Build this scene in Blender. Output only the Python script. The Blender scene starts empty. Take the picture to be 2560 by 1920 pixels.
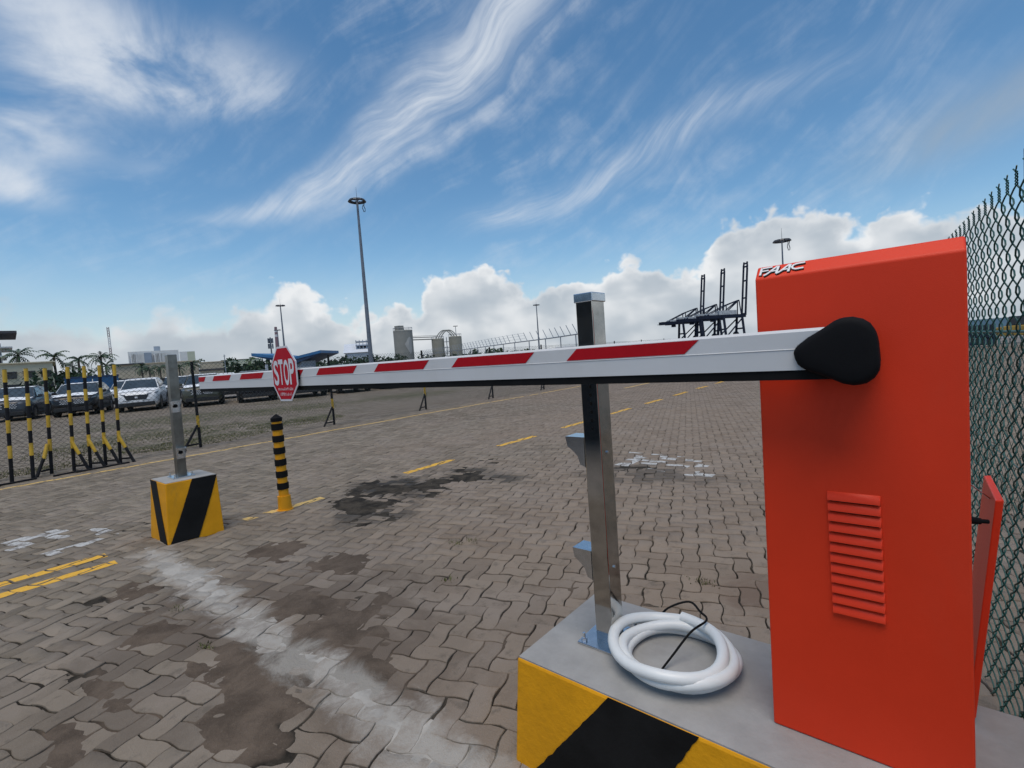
import bpy, bmesh, math, random
import numpy as np
from mathutils import Vector, Matrix

random.seed(7)
rng = np.random.default_rng(7)
D = bpy.data
SC = bpy.context.scene
COL = SC.collection
R_ = math.radians

# ------------------------------------------------------------------ camera
CAM_R = np.array([[0.7671722864, 0.0178046810, 0.6411939459],
                  [0.6374184605, 0.0906134086, -0.7651711681],
                  [-0.0717244076, 0.9957269724, 0.0581670635]])
EYE = np.array([0.0, 0.0, 1.55])
F_PX = 1224.43            # focal length for a 2560 px wide frame
cam_d = D.cameras.new('camera')
cam = D.objects.new('camera', cam_d)
COL.objects.link(cam)
cam_d.sensor_width = 36.0
cam_d.lens = F_PX / 2560 * 36.0
cam_d.clip_start = 0.05
cam_d.clip_end = 6000
m4 = Matrix.Identity(4)
for i in range(3):
    for j in range(3):
        m4[i][j] = CAM_R[i, j]
m4.translation = Vector(EYE)
cam.matrix_world = m4
SC.camera = cam

# ------------------------------------------------------------------ world
SUN_EL, SUN_AZ = 71.0, 160.0      # degrees; azimuth from +Y towards +X
SC.view_settings.view_transform = 'Standard'
SC.view_settings.look = 'None'
SC.view_settings.gamma = 1
SC.view_settings.exposure = 0.0
SC.view_settings.use_curve_mapping = False
SC.render.engine = 'CYCLES'
SC.cycles.max_bounces = 5
SC.cycles.diffuse_bounces = 2
SC.cycles.glossy_bounces = 3
SC.cycles.transmission_bounces = 2
SC.cycles.use_adaptive_sampling = True
SC.cycles.adaptive_threshold = 0.02
SC.cycles.caustics_reflective = False
SC.cycles.caustics_refractive = False
world = D.worlds.new('World')
SC.world = world
world.use_nodes = True


class NT:
    """tiny helper to write node graphs as expressions"""
    def __init__(self, tree):
        self.t = tree
        self.n = tree.nodes
        self.n.clear()

    def new(self, typ, **kw):
        nd = self.n.new(typ)
        for k, v in kw.items():
            setattr(nd, k, v)
        return nd

    def put(self, sock, val):
        if hasattr(val, 'is_linked') or isinstance(val, bpy.types.NodeSocket):
            self.t.links.new(val, sock)
        elif val is not None:
            if isinstance(val, (tuple, list)) and len(val) == 3 and sock.type == 'RGBA':
                val = (*val, 1)
            sock.default_value = val

    def m(self, op, a, b=None, c=None, clamp=False):
        nd = self.new('ShaderNodeMath', operation=op, use_clamp=clamp)
        for i, v in enumerate((a, b, c)):
            if v is not None:
                self.put(nd.inputs[i], v)
        return nd.outputs[0]

    def v(self, op, a, b=None, scale=None):
        nd = self.new('ShaderNodeVectorMath', operation=op)
        self.put(nd.inputs[0], a)
        if b is not None:
            self.put(nd.inputs[1], b)
        if scale is not None:
            self.put(nd.inputs['Scale'], scale)
        return nd.outputs['Value'] if op in ('LENGTH', 'DISTANCE', 'DOT_PRODUCT') else nd.outputs[0]

    def xyz(self, x=0.0, y=0.0, z=0.0):
        nd = self.new('ShaderNodeCombineXYZ')
        for i, v in enumerate((x, y, z)):
            self.put(nd.inputs[i], v)
        return nd.outputs[0]

    def sep(self, vec):
        nd = self.new('ShaderNodeSeparateXYZ')
        self.put(nd.inputs[0], vec)
        return nd.outputs

    dim = '3D'

    def noise(self, vec, scale=5.0, detail=4.0, rough=0.55, dist=0.0, out=0):
        nd = self.new('ShaderNodeTexNoise', noise_dimensions=self.dim)
        self.put(nd.inputs['Vector'], vec)
        for k, v in (('Scale', scale), ('Detail', detail), ('Roughness', rough), ('Distortion', dist)):
            self.put(nd.inputs[k], v)
        return nd.outputs[out]

    def step(self, x, lo, hi, a=0.0, b=1.0):
        nd = self.new('ShaderNodeMapRange', interpolation_type='SMOOTHSTEP')
        for i, v in enumerate((x, lo, hi, a, b)):
            self.put(nd.inputs[i], v)
        return nd.outputs[0]

    def mix(self, f, a, b, blend='MIX'):
        nd = self.new('ShaderNodeMix', data_type='RGBA', blend_type=blend)
        self.put(nd.inputs[0], f)
        self.put(nd.inputs[6], a)
        self.put(nd.inputs[7], b)
        return nd.outputs[2]

    def curve(self, x, pts, x0, x1, y1):
        """piecewise smooth y(x) for x in x0..x1, y in 0..y1"""
        nd = self.new('ShaderNodeFloatCurve')
        t = self.m('DIVIDE', self.m('SUBTRACT', x, x0), x1 - x0, clamp=True)
        self.put(nd.inputs['Value'], t)
        cu = nd.mapping.curves[0]
        P = [((px - x0) / (x1 - x0), py / y1) for px, py in pts]
        cu.points[0].location = P[0]
        cu.points[1].location = P[-1]
        for p in P[1:-1]:
            cu.points.new(*p)
        nd.mapping.update()
        return self.m('MULTIPLY', nd.outputs[0], y1)


def build_world():
    g = NT(world.node_tree)
    g.dim = '2D'
    tc = g.new('ShaderNodeTexCoord')
    d = tc.outputs['Generated']
    s = g.sep(d)
    x, y, z = s[0], s[1], s[2]
    az = g.m('MULTIPLY', g.m('ARCTAN2', x, y), 57.29578)
    el = g.m('MULTIPLY', g.m('ARCSINE', z), 57.29578)
    sky = g.new('ShaderNodeTexSky', sky_type='NISHITA')
    sky.sun_disc = False
    sky.sun_elevation = R_(SUN_EL)
    sky.sun_rotation = R_(SUN_AZ)
    sky.air_density = 1.0
    sky.dust_density = 0.3
    sky.ozone_density = 1.6
    hsv = g.new('ShaderNodeHueSaturation')
    g.put(hsv.inputs['Color'], sky.outputs[0])
    hsv.inputs['Hue'].default_value = 0.493
    hsv.inputs['Saturation'].default_value = 1.20
    hsv.inputs['Value'].default_value = 1.28
    col = hsv.outputs[0]
    W = 8.8                                   # white cloud before world strength
    a9 = g.m('MULTIPLY', az, 0.92)
    P = g.xyz(a9, el, 0.0)
    wn = g.m('SUBTRACT', g.noise(P, 0.055, 2, 0.45), 0.5)
    wn2 = g.m('SUBTRACT', g.noise(g.v('ADD', P, (40.0, 11.0, 0.0)), 0.16, 4, 0.6), 0.5)
    # --- wind-drawn ice cloud: fibres along one direction, bent by slow noise
    co, si = math.cos(R_(33)), math.sin(R_(33))
    al = g.m('ADD', g.m('MULTIPLY', a9, co), g.m('MULTIPLY', el, si))
    ac = g.m('SUBTRACT', g.m('MULTIPLY', el, co), g.m('MULTIPLY', a9, si))
    ac = g.m('ADD', ac, g.m('MULTIPLY', wn, 7.0))
    fib = g.noise(g.xyz(g.m('MULTIPLY', al, 0.055), g.m('MULTIPLY', ac, 0.42), 0.0), 1.0, 6, 0.52, 0.0)
    fine = g.noise(g.xyz(g.m('MULTIPLY', al, 0.16), g.m('MULTIPLY', ac, 1.5), 0.0), 1.0, 4, 0.6, 0.0)
    iso = g.noise(P, 0.30, 5, 0.6, 0.2)
    fibre = g.m('ADD', g.m('ADD', g.m('MULTIPLY', fib, 0.52), g.m('MULTIPLY', fine, 0.10)), g.m('MULTIPLY', iso, 0.38))
    broad = g.noise(P, 0.045, 3, 0.5)
    cir = g.m('MULTIPLY', g.step(fibre, 0.42, 0.84), g.step(broad, 0.30, 0.66, 0.25, 0.85))
    cir = g.m('MULTIPLY', cir, 0.50)
    # the long plume
    c1 = g.curve(az, [(-90, 15.0), (-70, 16.2), (-65.5, 16.7), (-60.3, 18.2), (-56, 20.8), (-51.3, 24.6), (-46.1, 28.0),
                      (-40.8, 31.6), (-36.9, 34.8), (-25, 44), (0, 58)], -90, 0, 60)
    dd = g.m('ADD', g.m('SUBTRACT', el, c1), g.m('ADD', g.m('MULTIPLY', wn, 3.5), g.m('MULTIPLY', wn2, 2.2)))
    wd = g.curve(az, [(-90, 0.5), (-72, 0.6), (-62, 1.3), (-54, 2.3), (-46, 3.0), (-38, 3.4), (0, 5)], -90, 0, 6)
    pl = g.m('EXPONENT', g.m('MULTIPLY', g.m('POWER', g.m('ABSOLUTE', g.m('DIVIDE', dd, wd)), 2.0), -0.8))
    pl = g.m('MULTIPLY', pl, g.step(az, -78, -58))
    strand = g.m('ADD', g.m('MULTIPLY', fib, 0.55), g.m('MULTIPLY', fine, 0.45))
    pl = g.m('MULTIPLY', pl, g.step(strand, 0.28, 0.68, 0.28, 0.88))
    # a thinner strand splitting off below it
    d1b = g.m('ADD', dd, g.m('ADD', 4.0, g.m('MULTIPLY', g.m('ADD', az, 50.0), 0.16)))
    p1 = g.m('EXPONENT', g.m('MULTIPLY', g.m('POWER', g.m('ABSOLUTE', g.m('DIVIDE', d1b, 1.2)), 2.0), -1.0))
    p1 = g.m('MULTIPLY', g.m('MULTIPLY', p1, g.step(az, -66, -52)), g.step(fibre, 0.32, 0.70, 0.05, 0.60))
    # fainter second streak to the right
    c2 = g.curve(az, [(-60, 14.0), (-45, 14.2), (-38, 15.6), (-32.9, 17.0), (-25.7, 19.4), (-19.7, 21.4), (-12, 22.6), (10, 25)], -60, 10, 30)
    d2 = g.m('ADD', g.m('SUBTRACT', el, c2), g.m('ADD', g.m('MULTIPLY', wn, 4.0), g.m('MULTIPLY', wn2, 2.0)))
    p2 = g.m('EXPONENT', g.m('MULTIPLY', g.m('POWER', g.m('ABSOLUTE', g.m('DIVIDE', d2, 1.5)), 2.0), -1.0))
    p2 = g.m('MULTIPLY', g.m('MULTIPLY', p2, g.step(strand, 0.32, 0.72, 0.14, 0.58)), g.step(az, -48, -38))
    p2 = g.m('MULTIPLY', p2, g.step(az, -2, -22, 0.25, 1.0))

    def lump(a0, e0, sa_, se_, k, tilt=0.0):
        da = g.m('SUBTRACT', az, a0)
        de = g.m('SUBTRACT', g.m('SUBTRACT', el, e0), g.m('MULTIPLY', da, tilt))
        u = g.m('POWER', g.m('ABSOLUTE', g.m('DIVIDE', da, sa_)), 2.0)
        w_ = g.m('POWER', g.m('ABSOLUTE', g.m('DIVIDE', de, se_)), 2.0)
        return g.m('MULTIPLY', g.m('EXPONENT', g.m('MULTIPLY', g.m('ADD', u, w_), -1.0)), k)
    # soft bright mass high on the left, torn at its right-hand edges
    P3 = g.xyz(g.m('ADD', g.m('MULTIPLY', al, 0.6), 13.0), g.m('ADD', g.m('MULTIPLY', ac, 1.2), 7.0), 0.0)
    ln = g.noise(P3, 0.11, 6, 0.58, 0.3)
    lm = g.m('ADD', g.m('ADD', lump(-77.5, 26.0, 7.5, 3.4, 1.25), lump(-82.5, 20.5, 4.5, 2.6, 1.0)), lump(-65, 27.0, 9.0, 4.2, 0.75, -0.12))
    lm = g.m('ADD', lm, g.m('ADD', lump(-84.5, 16.6, 4.0, 1.8, 1.25, -0.15), lump(-72, 19.0, 5.0, 1.4, 0.5, 0.05)))
    lm = g.m('ADD', lm, lump(-82, 30.5, 9.0, 2.4, 0.7))
    lm = g.m('ADD', g.m('MULTIPLY', lm, g.step(ln, 0.26, 0.62, 0.18, 1.0)), g.m('MULTIPLY', wn2, 0.10))
    lm = g.m('MULTIPLY', g.step(lm, 0.05, 1.25, 0.0, 0.98), g.step(g.m('ADD', g.m('MULTIPLY', fib, 0.5), g.m('MULTIPLY', iso, 0.5)), 0.25, 0.62, 0.62, 1.0))
    thin = g.m('MAXIMUM', g.m('MAXIMUM', cir, pl), g.m('MAXIMUM', g.m('MAXIMUM', p1, p2), lm), clamp=True)
    # far grey shelf high on the right
    gs = g.m('MULTIPLY', lump(4.0, 16.5, 7.5, 2.4, 0.75, 0.22), g.step(ln, 0.25, 0.65, 0.5, 1.0))
    col = g.mix(g.m('MULTIPLY', thin, 0.90), col, (W * 0.82, W * 0.875, W * 0.95))
    col = g.mix(g.m('MULTIPLY', gs, 0.8), col, (W * 0.46, W * 0.50, W * 0.53))
    # --- veil of haze towards the horizon
    veil = g.step(el, 13.0, 0.0, 0.0, 0.62)
    col = g.mix(veil, col, (W * 0.60, W * 0.70, W * 0.79))
    # --- cumulus bank along the horizon
    top = g.curve(az, [(-120, 7.5), (-85, 7.6), (-81, 7.0), (-78, 6.6), (-74.9, 7.4), (-69.6, 7.2), (-66.6, 7.9), (-62.7, 9.2),
                       (-58.5, 7.6), (-54.4, 6.9), (-50.5, 7.4), (-47.5, 10.9), (-42.6, 11.4), (-40, 9.6), (-36.8, 8.8), (-29.8, 9.7),
                       (-23.6, 10.5), (-20.4, 8.6), (-17, 11.2), (-14, 13.4), (-11, 13.4), (-7, 12.9), (-4, 11.4), (0, 11.4), (6, 10.6), (60, 8)],
                  -120, 60, 20)
    def dens(off, det, sc_):
        Q = g.v('ADD', P, (0.35 * off, off, 0.0))
        big = g.m('SUBTRACT', g.noise(Q, 0.16, 2, 0.5, 0.0), 0.5)
        bil = g.new('ShaderNodeTexVoronoi', feature='SMOOTH_F1', voronoi_dimensions='2D')
        g.put(bil.inputs['Vector'], g.v('ADD', Q, g.v('SCALE', g.noise(Q, 0.55, 3, 0.5, 0.0, 1), scale=1.0)))
        bil.inputs['Scale'].default_value = sc_
        bil.inputs['Detail'].default_value = det
        bil.inputs['Roughness'].default_value = 0.5
        bil.inputs['Smoothness'].default_value = 0.6
        puff = g.m('SUBTRACT', 0.5, bil.outputs['Distance'])
        return g.m('ADD', g.m('MULTIPLY', big, 3.0), g.m('MULTIPLY', puff, 2.8))
    d0 = dens(0.0, 3.0, 0.33)
    s0 = dens(0.0, 1.6, 0.20)
    s1 = dens(1.5, 1.6, 0.20)
    e0 = g.m('ADD', g.m('SUBTRACT', top, el), g.m('SUBTRACT', d0, 0.15))
    soft = g.step(az, -62, -78, 0.9, 2.4)                          # the bank is mistier on the left
    body = g.m('DIVIDE', e0, soft)
    body = g.step(body, -0.2, 1.0)
    lit = g.m('ADD', 0.66, g.m('MULTIPLY', g.m('SUBTRACT', s0, s1), 0.20), clamp=True)
    lown = g.noise(g.xyz(g.m('MULTIPLY', a9, 0.6), el, 0.0), 0.22, 3, 0.5)
    lit = g.m('MULTIPLY', lit, g.step(lown, 0.30, 0.64, 0.40, 1.15), clamp=True)
    rim = g.m('MULTIPLY', g.step(e0, 2.6, 0.0), g.step(az, -80, -62, 0.25, 1.0))
    lit = g.m('ADD', g.m('MULTIPLY', lit, 0.84), g.m('MULTIPLY', rim, 0.45), clamp=True)
    lit = g.m('MULTIPLY', lit, g.m('MULTIPLY', g.step(el, 0.0, 5.5, 0.72, 1.0), g.step(az, -84, -60, 0.80, 1.0)))
    ccol = g.mix(lit, (W * 0.43, W * 0.505, W * 0.585), (W * 0.97, W * 0.985, W * 1.0))
    col = g.mix(g.m('MULTIPLY', body, 0.96), col, ccol)
    bg = g.new('ShaderNodeBackground')
    g.put(bg.inputs['Color'], col)
    bg.inputs['Strength'].default_value = 0.10
    out = g.new('ShaderNodeOutputWorld')
    g.t.links.new(bg.outputs[0], out.inputs[0])


build_world()

sun_d = D.lights.new('sun', 'SUN')
sun = D.objects.new('sun', sun_d)
COL.objects.link(sun)
sun_d.energy = 2.3
sun_d.angle = R_(44)
sun_d.color = (1.0, 0.90, 0.78)
sd = Vector((math.sin(R_(SUN_AZ)) * math.cos(R_(SUN_EL)), math.cos(R_(SUN_AZ)) * math.cos(R_(SUN_EL)), math.sin(R_(SUN_EL))))
sun.rotation_euler = sd.to_track_quat('Z', 'Y').to_euler()
sun.location = (0, 0, 60)


# ------------------------------------------------------------------ materials
def mat(name, base, rough=0.6, metal=0.0, var=0.12, vscale=6.0, bump=0.0, bscale=60.0, dirt=None, dirt_amt=0.0, spec=0.5,
        coat=0.0, detail=5.0, alpha=None):
    m = D.materials.new(name)
    m.use_nodes = True
    g = NT(m.node_tree)
    tc = g.new('ShaderNodeTexCoord')
    P = tc.outputs['Object']
    n1 = g.noise(P, vscale, detail, 0.6)
    dark = tuple(c * (1 - var) for c in base)
    lite = tuple(min(1, c * (1 + var)) for c in base)
    col = g.mix(g.step(n1, 0.3, 0.7), dark, lite)
    if dirt is not None:
        n2 = g.noise(P, vscale * 0.45, 7, 0.65, 0.4)
        col = g.mix(g.m('MULTIPLY', g.step(n2, 0.50, 0.72), dirt_amt), col, dirt)
    b = g.new('ShaderNodeBsdfPrincipled')
    g.put(b.inputs['Base Color'], col)
    g.put(b.inputs['Roughness'], g.m('ADD', rough - 0.06, g.m('MULTIPLY', n1, 0.12), clamp=True))
    b.inputs['Metallic'].default_value = metal
    b.inputs['Specular IOR Level'].default_value = spec
    b.inputs['Coat Weight'].default_value = coat
    if bump > 0:
        bp = g.new('ShaderNodeBump')
        bp.inputs['Strength'].default_value = 1.0
        bp.inputs['Distance'].default_value = bump
        g.put(bp.inputs['Height'], g.noise(P, bscale, 4, 0.6))
        g.t.links.new(bp.outputs[0], b.inputs['Normal'])
    o = g.new('ShaderNodeOutputMaterial')
    g.t.links.new(b.outputs[0], o.inputs[0])
    return m


def paver_mat(name, per_object):
    m = D.materials.new(name)
    m.use_nodes = True
    g = NT(m.node_tree)
    g.dim = '2D'
    geo = g.new('ShaderNodeNewGeometry')
    P = geo.outputs['Position']
    if per_object:
        tone = g.new('ShaderNodeObjectInfo').outputs['Random']
    else:
        at = g.new('ShaderNodeAttribute', attribute_name='tone')
        tone = at.outputs['Fac']
    s = g.sep(P)
    big = g.noise(P, 0.22, 4, 0.6, 0.3)
    mid = g.noise(P, 1.3, 6, 0.65, 0.4)
    fin = g.noise(P, 9.0, 6, 0.7)
    grit = g.noise(P, 140.0, 3, 0.7)
    c = g.mix(tone, (0.152, 0.127, 0.096), (0.258, 0.217, 0.166))
    # greyer stones towards the left foreground, browner ones out in the lane
    warm = g.m('ADD', g.m('ADD', g.m('MULTIPLY', s[0], 0.13), 0.28), g.m('MULTIPLY', s[1], 0.09))
    warm = g.m('ADD', warm, g.m('MULTIPLY', g.m('SUBTRACT', big, 0.5), 1.6))
    c = g.mix(g.step(warm, -0.45, 0.55), c, g.mix(0.55, c, (0.255, 0.190, 0.142)))
    c = g.mix(g.m('MULTIPLY', g.step(mid, 0.42, 0.72), 0.45), c, (0.275, 0.230, 0.190))      # dry dust
    c = g.mix(g.m('MULTIPLY', g.step(fin, 0.52, 0.76), 0.55), c, (0.092, 0.078, 0.062))      # dirt in the pores
    c = g.mix(g.m('MULTIPLY', g.step(grit, 0.50, 0.75), 0.22), c, (0.32, 0.30, 0.27))
    def patch(x0, y0, rx, ry, amt, colr, c):
        u = g.m('DIVIDE', g.m('SUBTRACT', s[0], x0), rx)
        v = g.m('DIVIDE', g.m('SUBTRACT', s[1], y0), ry)
        r = g.m('SQRT', g.m('ADD', g.m('MULTIPLY', u, u), g.m('MULTIPLY', v, v)))
        r = g.m('ADD', r, g.m('MULTIPLY', g.m('SUBTRACT', mid, 0.5), 1.9))
        r = g.m('ADD', r, g.m('MULTIPLY', g.m('SUBTRACT', fin, 0.5), 0.8))
        return g.mix(g.m('MULTIPLY', g.step(r, 1.05, 0.45), g.m('MULTIPLY', amt, g.step(tone, 0.80, 0.45, 0.30, 1.0))), c, colr)
    c = patch(-5.2, 3.7, 0.85, 0.65, 0.92, (0.040, 0.037, 0.033), c)     # oil
    c = patch(-4.6, 2.9, 0.7, 0.45, 0.75, (0.048, 0.044, 0.039), c)
    c = patch(-4.5, 4.6, 1.0, 0.40, 0.8, (0.045, 0.042, 0.037), c)
    c = patch(-2.75, 5.55, 1.3, 0.55, 0.6, (0.062, 0.058, 0.052), c)
    c = patch(-0.55, 3.05, 0.5, 0.4, 0.5, (0.105, 0.062, 0.045), c)      # rusty wash by the cabinet
    c = patch(-3.1, 1.45, 1.5, 0.75, 0.80, (0.132, 0.102, 0.078), c)       # mud spread about the trench
    c = patch(-3.4, 0.65, 1.3, 0.5, 0.60, (0.128, 0.102, 0.080), c)
    for (gx, gy, rx, ry) in ((-14.2, 4.6, 1.3, 2.4), (-15.5, 7.5, 1.6, 2.0), (-17.5, 4.0, 2.0, 2.6), (-20.5, 9.5, 2.5, 3.0), (-23, 6, 3, 3.5), (-19, 15, 2.5, 3)):
        c = patch(gx, gy, rx, ry, 0.55, (0.095, 0.100, 0.048), c)        # moss between the stones beyond the fence
    # cement washed over the stones along the filled trench
    ty = g.m('SUBTRACT', s[1], 1.17)
    tr = g.m('ADD', g.m('DIVIDE', g.m('ABSOLUTE', ty), 0.20), g.m('MULTIPLY', g.m('SUBTRACT', g.noise(P, 3.2, 8, 0.72, 0.4), 0.5), 2.6))
    tr = g.m('MULTIPLY', g.step(tr, 1.0, 0.1), g.m('MULTIPLY', g.step(s[0], -5.7, -5.2), g.step(s[0], -0.9, -1.3)))
    c = g.mix(g.m('MULTIPLY', tr, g.m('ADD', 0.58, g.m('MULTIPLY', g.step(fin, 0.35, 0.6), 0.38))), c, (0.38, 0.355, 0.315))
    b = g.new('ShaderNodeBsdfPrincipled')
    g.put(b.inputs['Base Color'], c)
    g.put(b.inputs['Roughness'], g.m('ADD', 0.70, g.m('MULTIPLY', fin, 0.3), clamp=True))
    b.inputs['Specular IOR Level'].default_value = 0.2
    bp = g.new('ShaderNodeBump')
    bp.inputs['Distance'].default_value = 0.010
    g.put(bp.inputs['Height'], g.m('ADD', g.m('MULTIPLY', fin, 0.8), g.m('MULTIPLY', grit, 0.35)))
    g.t.links.new(bp.outputs[0], b.inputs['Normal'])
    o = g.new('ShaderNodeOutputMaterial')
    g.t.links.new(b.outputs[0], o.inputs[0])
    return m


def yard_mat():
    """bedding sand between the stones close by; farther out the paving itself, too far to tell stones apart"""
    m = D.materials.new('yard_base')
    m.use_nodes = True
    g = NT(m.node_tree)
    g.dim = '2D'
    geo = g.new('ShaderNodeNewGeometry')
    P = geo.outputs['Position']
    r = g.v('LENGTH', P)
    rot = g.new('ShaderNodeVectorRotate', rotation_type='Z_AXIS')
    g.put(rot.inputs['Vector'], P)
    rot.inputs['Angle'].default_value = R_(-20)
    br = g.new('ShaderNodeTexBrick')
    g.put(br.inputs['Vector'], rot.outputs[0])
    br.inputs['Scale'].default_value = 1.0
    br.inputs['Brick Width'].default_value = 0.225
    br.inputs['Row Height'].default_value = 0.1125
    br.inputs['Mortar Size'].default_value = 0.006
    br.inputs['Mortar Smooth'].default_value = 0.3
    br.inputs['Color1'].default_value = (0.165, 0.148, 0.130, 1)
    br.inputs['Color2'].default_value = (0.235, 0.208, 0.180, 1)
    br.inputs['Mortar'].default_value = (0.06, 0.052, 0.044, 1)
    big = g.noise(P, 0.06, 6, 0.62, 0.4)
    mid = g.noise(P, 0.5, 6, 0.65, 0.4)
    c = g.mix(g.m('MULTIPLY', g.step(big, 0.35, 0.7), 0.6), br.outputs['Color'], (0.255, 0.225, 0.195))
    c = g.mix(g.m('MULTIPLY', g.step(mid, 0.5, 0.75), 0.35), c, (0.12, 0.115, 0.085))
    near = g.mix(g.step(g.noise(P, 3.0, 5, 0.6), 0.35, 0.65), (0.040, 0.033, 0.026), (0.085, 0.066, 0.050))
    q = g.v('ADD', P, (-0.96405, 1.14915, 0.0))
    cosv = g.m('DIVIDE', g.v('DOT_PRODUCT', q, (-0.6427, 0.7661, 0.0)), g.v('LENGTH', q))
    under = g.m('MULTIPLY', g.step(r, 42.0, 37.0), g.step(cosv, 0.630, 0.640))
    c = g.mix(under, c, near)
    b = g.new('ShaderNodeBsdfPrincipled')
    g.put(b.inputs['Base Color'], c)
    b.inputs['Roughness'].default_value = 0.9
    b.inputs['Specular IOR Level'].default_value = 0.25
    o = g.new('ShaderNodeOutputMaterial')
    g.t.links.new(b.outputs[0], o.inputs[0])
    return m


def paint_mat(name, base, worn):
    """road paint: scuffed through to the stone in places"""
    m = D.materials.new(name)
    m.use_nodes = True
    g = NT(m.node_tree)
    g.dim = '2D'
    geo = g.new('ShaderNodeNewGeometry')
    P = geo.outputs['Position']
    n = g.noise(P, 7.0, 8, 0.7, 0.3)
    n2 = g.noise(P, 40.0, 5, 0.7)
    c = g.mix(g.step(n2, 0.3, 0.75), base, tuple(k * 0.78 for k in base))
    w = g.step(g.m('ADD', g.m('MULTIPLY', n, 0.7), g.m('MULTIPLY', n2, 0.3)), 0.66 - worn, 0.72 - worn * 0.8)
    c = g.mix(g.m('MULTIPLY', w, 0.9), c, (0.19, 0.165, 0.14))
    b = g.new('ShaderNodeBsdfPrincipled')
    g.put(b.inputs['Base Color'], c)
    b.inputs['Roughness'].default_value = 0.62
    o = g.new('ShaderNodeOutputMaterial')
    g.t.links.new(b.outputs[0], o.inputs[0])
    return m


def soil_mat():
    m = D.materials.new('earth')
    m.use_nodes = True
    g = NT(m.node_tree)
    g.dim = '2D'
    geo = g.new('ShaderNodeNewGeometry')
    P = geo.outputs['Position']
    at = g.new('ShaderNodeAttribute', attribute_name='tone').outputs['Fac']
    n = g.noise(P, 5.0, 7, 0.65, 0.3)
    f = g.noise(P, 60.0, 4, 0.7)
    joint = g.mix(g.step(n, 0.35, 0.65), (0.020, 0.017, 0.013), (0.060, 0.050, 0.038))
    earth = g.mix(g.step(n, 0.3, 0.7), (0.082, 0.062, 0.046), (0.140, 0.107, 0.080))
    earth = g.mix(g.m('MULTIPLY', g.step(f, 0.55, 0.75), 0.35), earth, (0.19, 0.15, 0.12))
    c = g.mix(g.step(at, 0.15, 0.5), joint, earth)
    s = g.sep(P)
    tr = g.m('ADD', g.m('DIVIDE', g.m('ABSOLUTE', g.m('SUBTRACT', s[1], 1.17)), 0.20), g.m('MULTIPLY', g.m('SUBTRACT', g.noise(P, 2.6, 7, 0.68, 0.4), 0.5), 2.4))
    tr = g.m('MULTIPLY', g.step(tr, 0.9, 0.2), g.m('MULTIPLY', g.step(s[0], -5.7, -5.2), g.step(s[0], -0.9, -1.3)))
    c = g.mix(g.m('MULTIPLY', tr, 0.75), c, (0.36, 0.34, 0.30))
    b = g.new('ShaderNodeBsdfPrincipled')
    g.put(b.inputs['Base Color'], c)
    b.inputs['Roughness'].default_value = 0.95
    b.inputs['Specular IOR Level'].default_value = 0.15
    bp = g.new('ShaderNodeBump')
    bp.inputs['Distance'].default_value = 0.008
    g.put(bp.inputs['Height'], f)
    g.t.links.new(bp.outputs[0], b.inputs['Normal'])
    o = g.new('ShaderNodeOutputMaterial')
    g.t.links.new(b.outputs[0], o.inputs[0])
    return m


M = {}
M['paver_one'] = paver_mat('paver_concrete', True)
M['paver_all'] = paver_mat('paver_concrete_field', False)
M['yard'] = yard_mat()
M['soil'] = soil_mat()
M['soil_plain'] = mat('joint_soil', (0.092, 0.068, 0.048), 0.95, var=0.35, vscale=9, bump=0.006, bscale=70, spec=0.2, dirt=(0.05, 0.045, 0.036), dirt_amt=0.6)
M['cement'] = mat('cement_smear', (0.36, 0.34, 0.305), 0.9, var=0.22, vscale=5, bump=0.006, bscale=35, spec=0.2, dirt=(0.20, 0.18, 0.16), dirt_amt=0.8)
M['yline'] = paint_mat('yellow_road_paint', (0.80, 0.44, 0.03), 0.0)
M['yline_old'] = paint_mat('faded_yellow_paint', (0.70, 0.46, 0.13), 0.04)
M['wline'] = paint_mat('white_road_paint', (0.52, 0.51, 0.48), 0.19)
M['red'] = mat('orange_red_paint', (0.76, 0.047, 0.014), 0.42, var=0.04, vscale=2.2, dirt=(0.60, 0.075, 0.038), dirt_amt=0.35, bump=0.0004, bscale=420, spec=0.22)
M['louver_red'] = M['red']
M['white_arm'] = mat('white_aluminium', (0.63, 0.635, 0.63), 0.5, var=0.03, vscale=2.5, dirt=(0.50, 0.49, 0.46), dirt_amt=0.45, spec=0.3)
M['refl_red'] = mat('red_reflective_tape', (0.44, 0.009, 0.016), 0.6, var=0.05, vscale=30, spec=0.1)
M['rubber'] = mat('black_rubber', (0.010, 0.010, 0.010), 0.7, var=0.2, vscale=10, spec=0.12)
M['plastic'] = mat('black_moulded_plastic', (0.007, 0.007, 0.008), 0.7, var=0.1, vscale=8, bump=0.0004, bscale=500, spec=0.12)
M['steel'] = mat('polished_stainless', (0.46, 0.45, 0.43), 0.09, metal=1.0, var=0.14, vscale=9, dirt=(0.27, 0.24, 0.19), dirt_amt=0.6)
M['steel_old'] = mat('weathered_stainless', (0.20, 0.20, 0.185), 0.32, metal=1.0, var=0.22, vscale=9, dirt=(0.13, 0.115, 0.085), dirt_amt=0.7)
M['steel_br'] = mat('brushed_stainless', (0.62, 0.64, 0.66), 0.25, metal=1.0, var=0.08, vscale=20)
M['concrete'] = mat('trowelled_concrete', (0.33, 0.325, 0.31), 0.85, var=0.14, vscale=4, bump=0.002, bscale=60, spec=0.25, dirt=(0.20, 0.19, 0.17), dirt_amt=0.6)
M['hazard_y'] = mat('yellow_block_paint', (0.70, 0.315, 0.008), 0.6, spec=0.2, var=0.10, vscale=5, bump=0.003, bscale=38, dirt=(0.34, 0.19, 0.04), dirt_amt=0.75)
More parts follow.
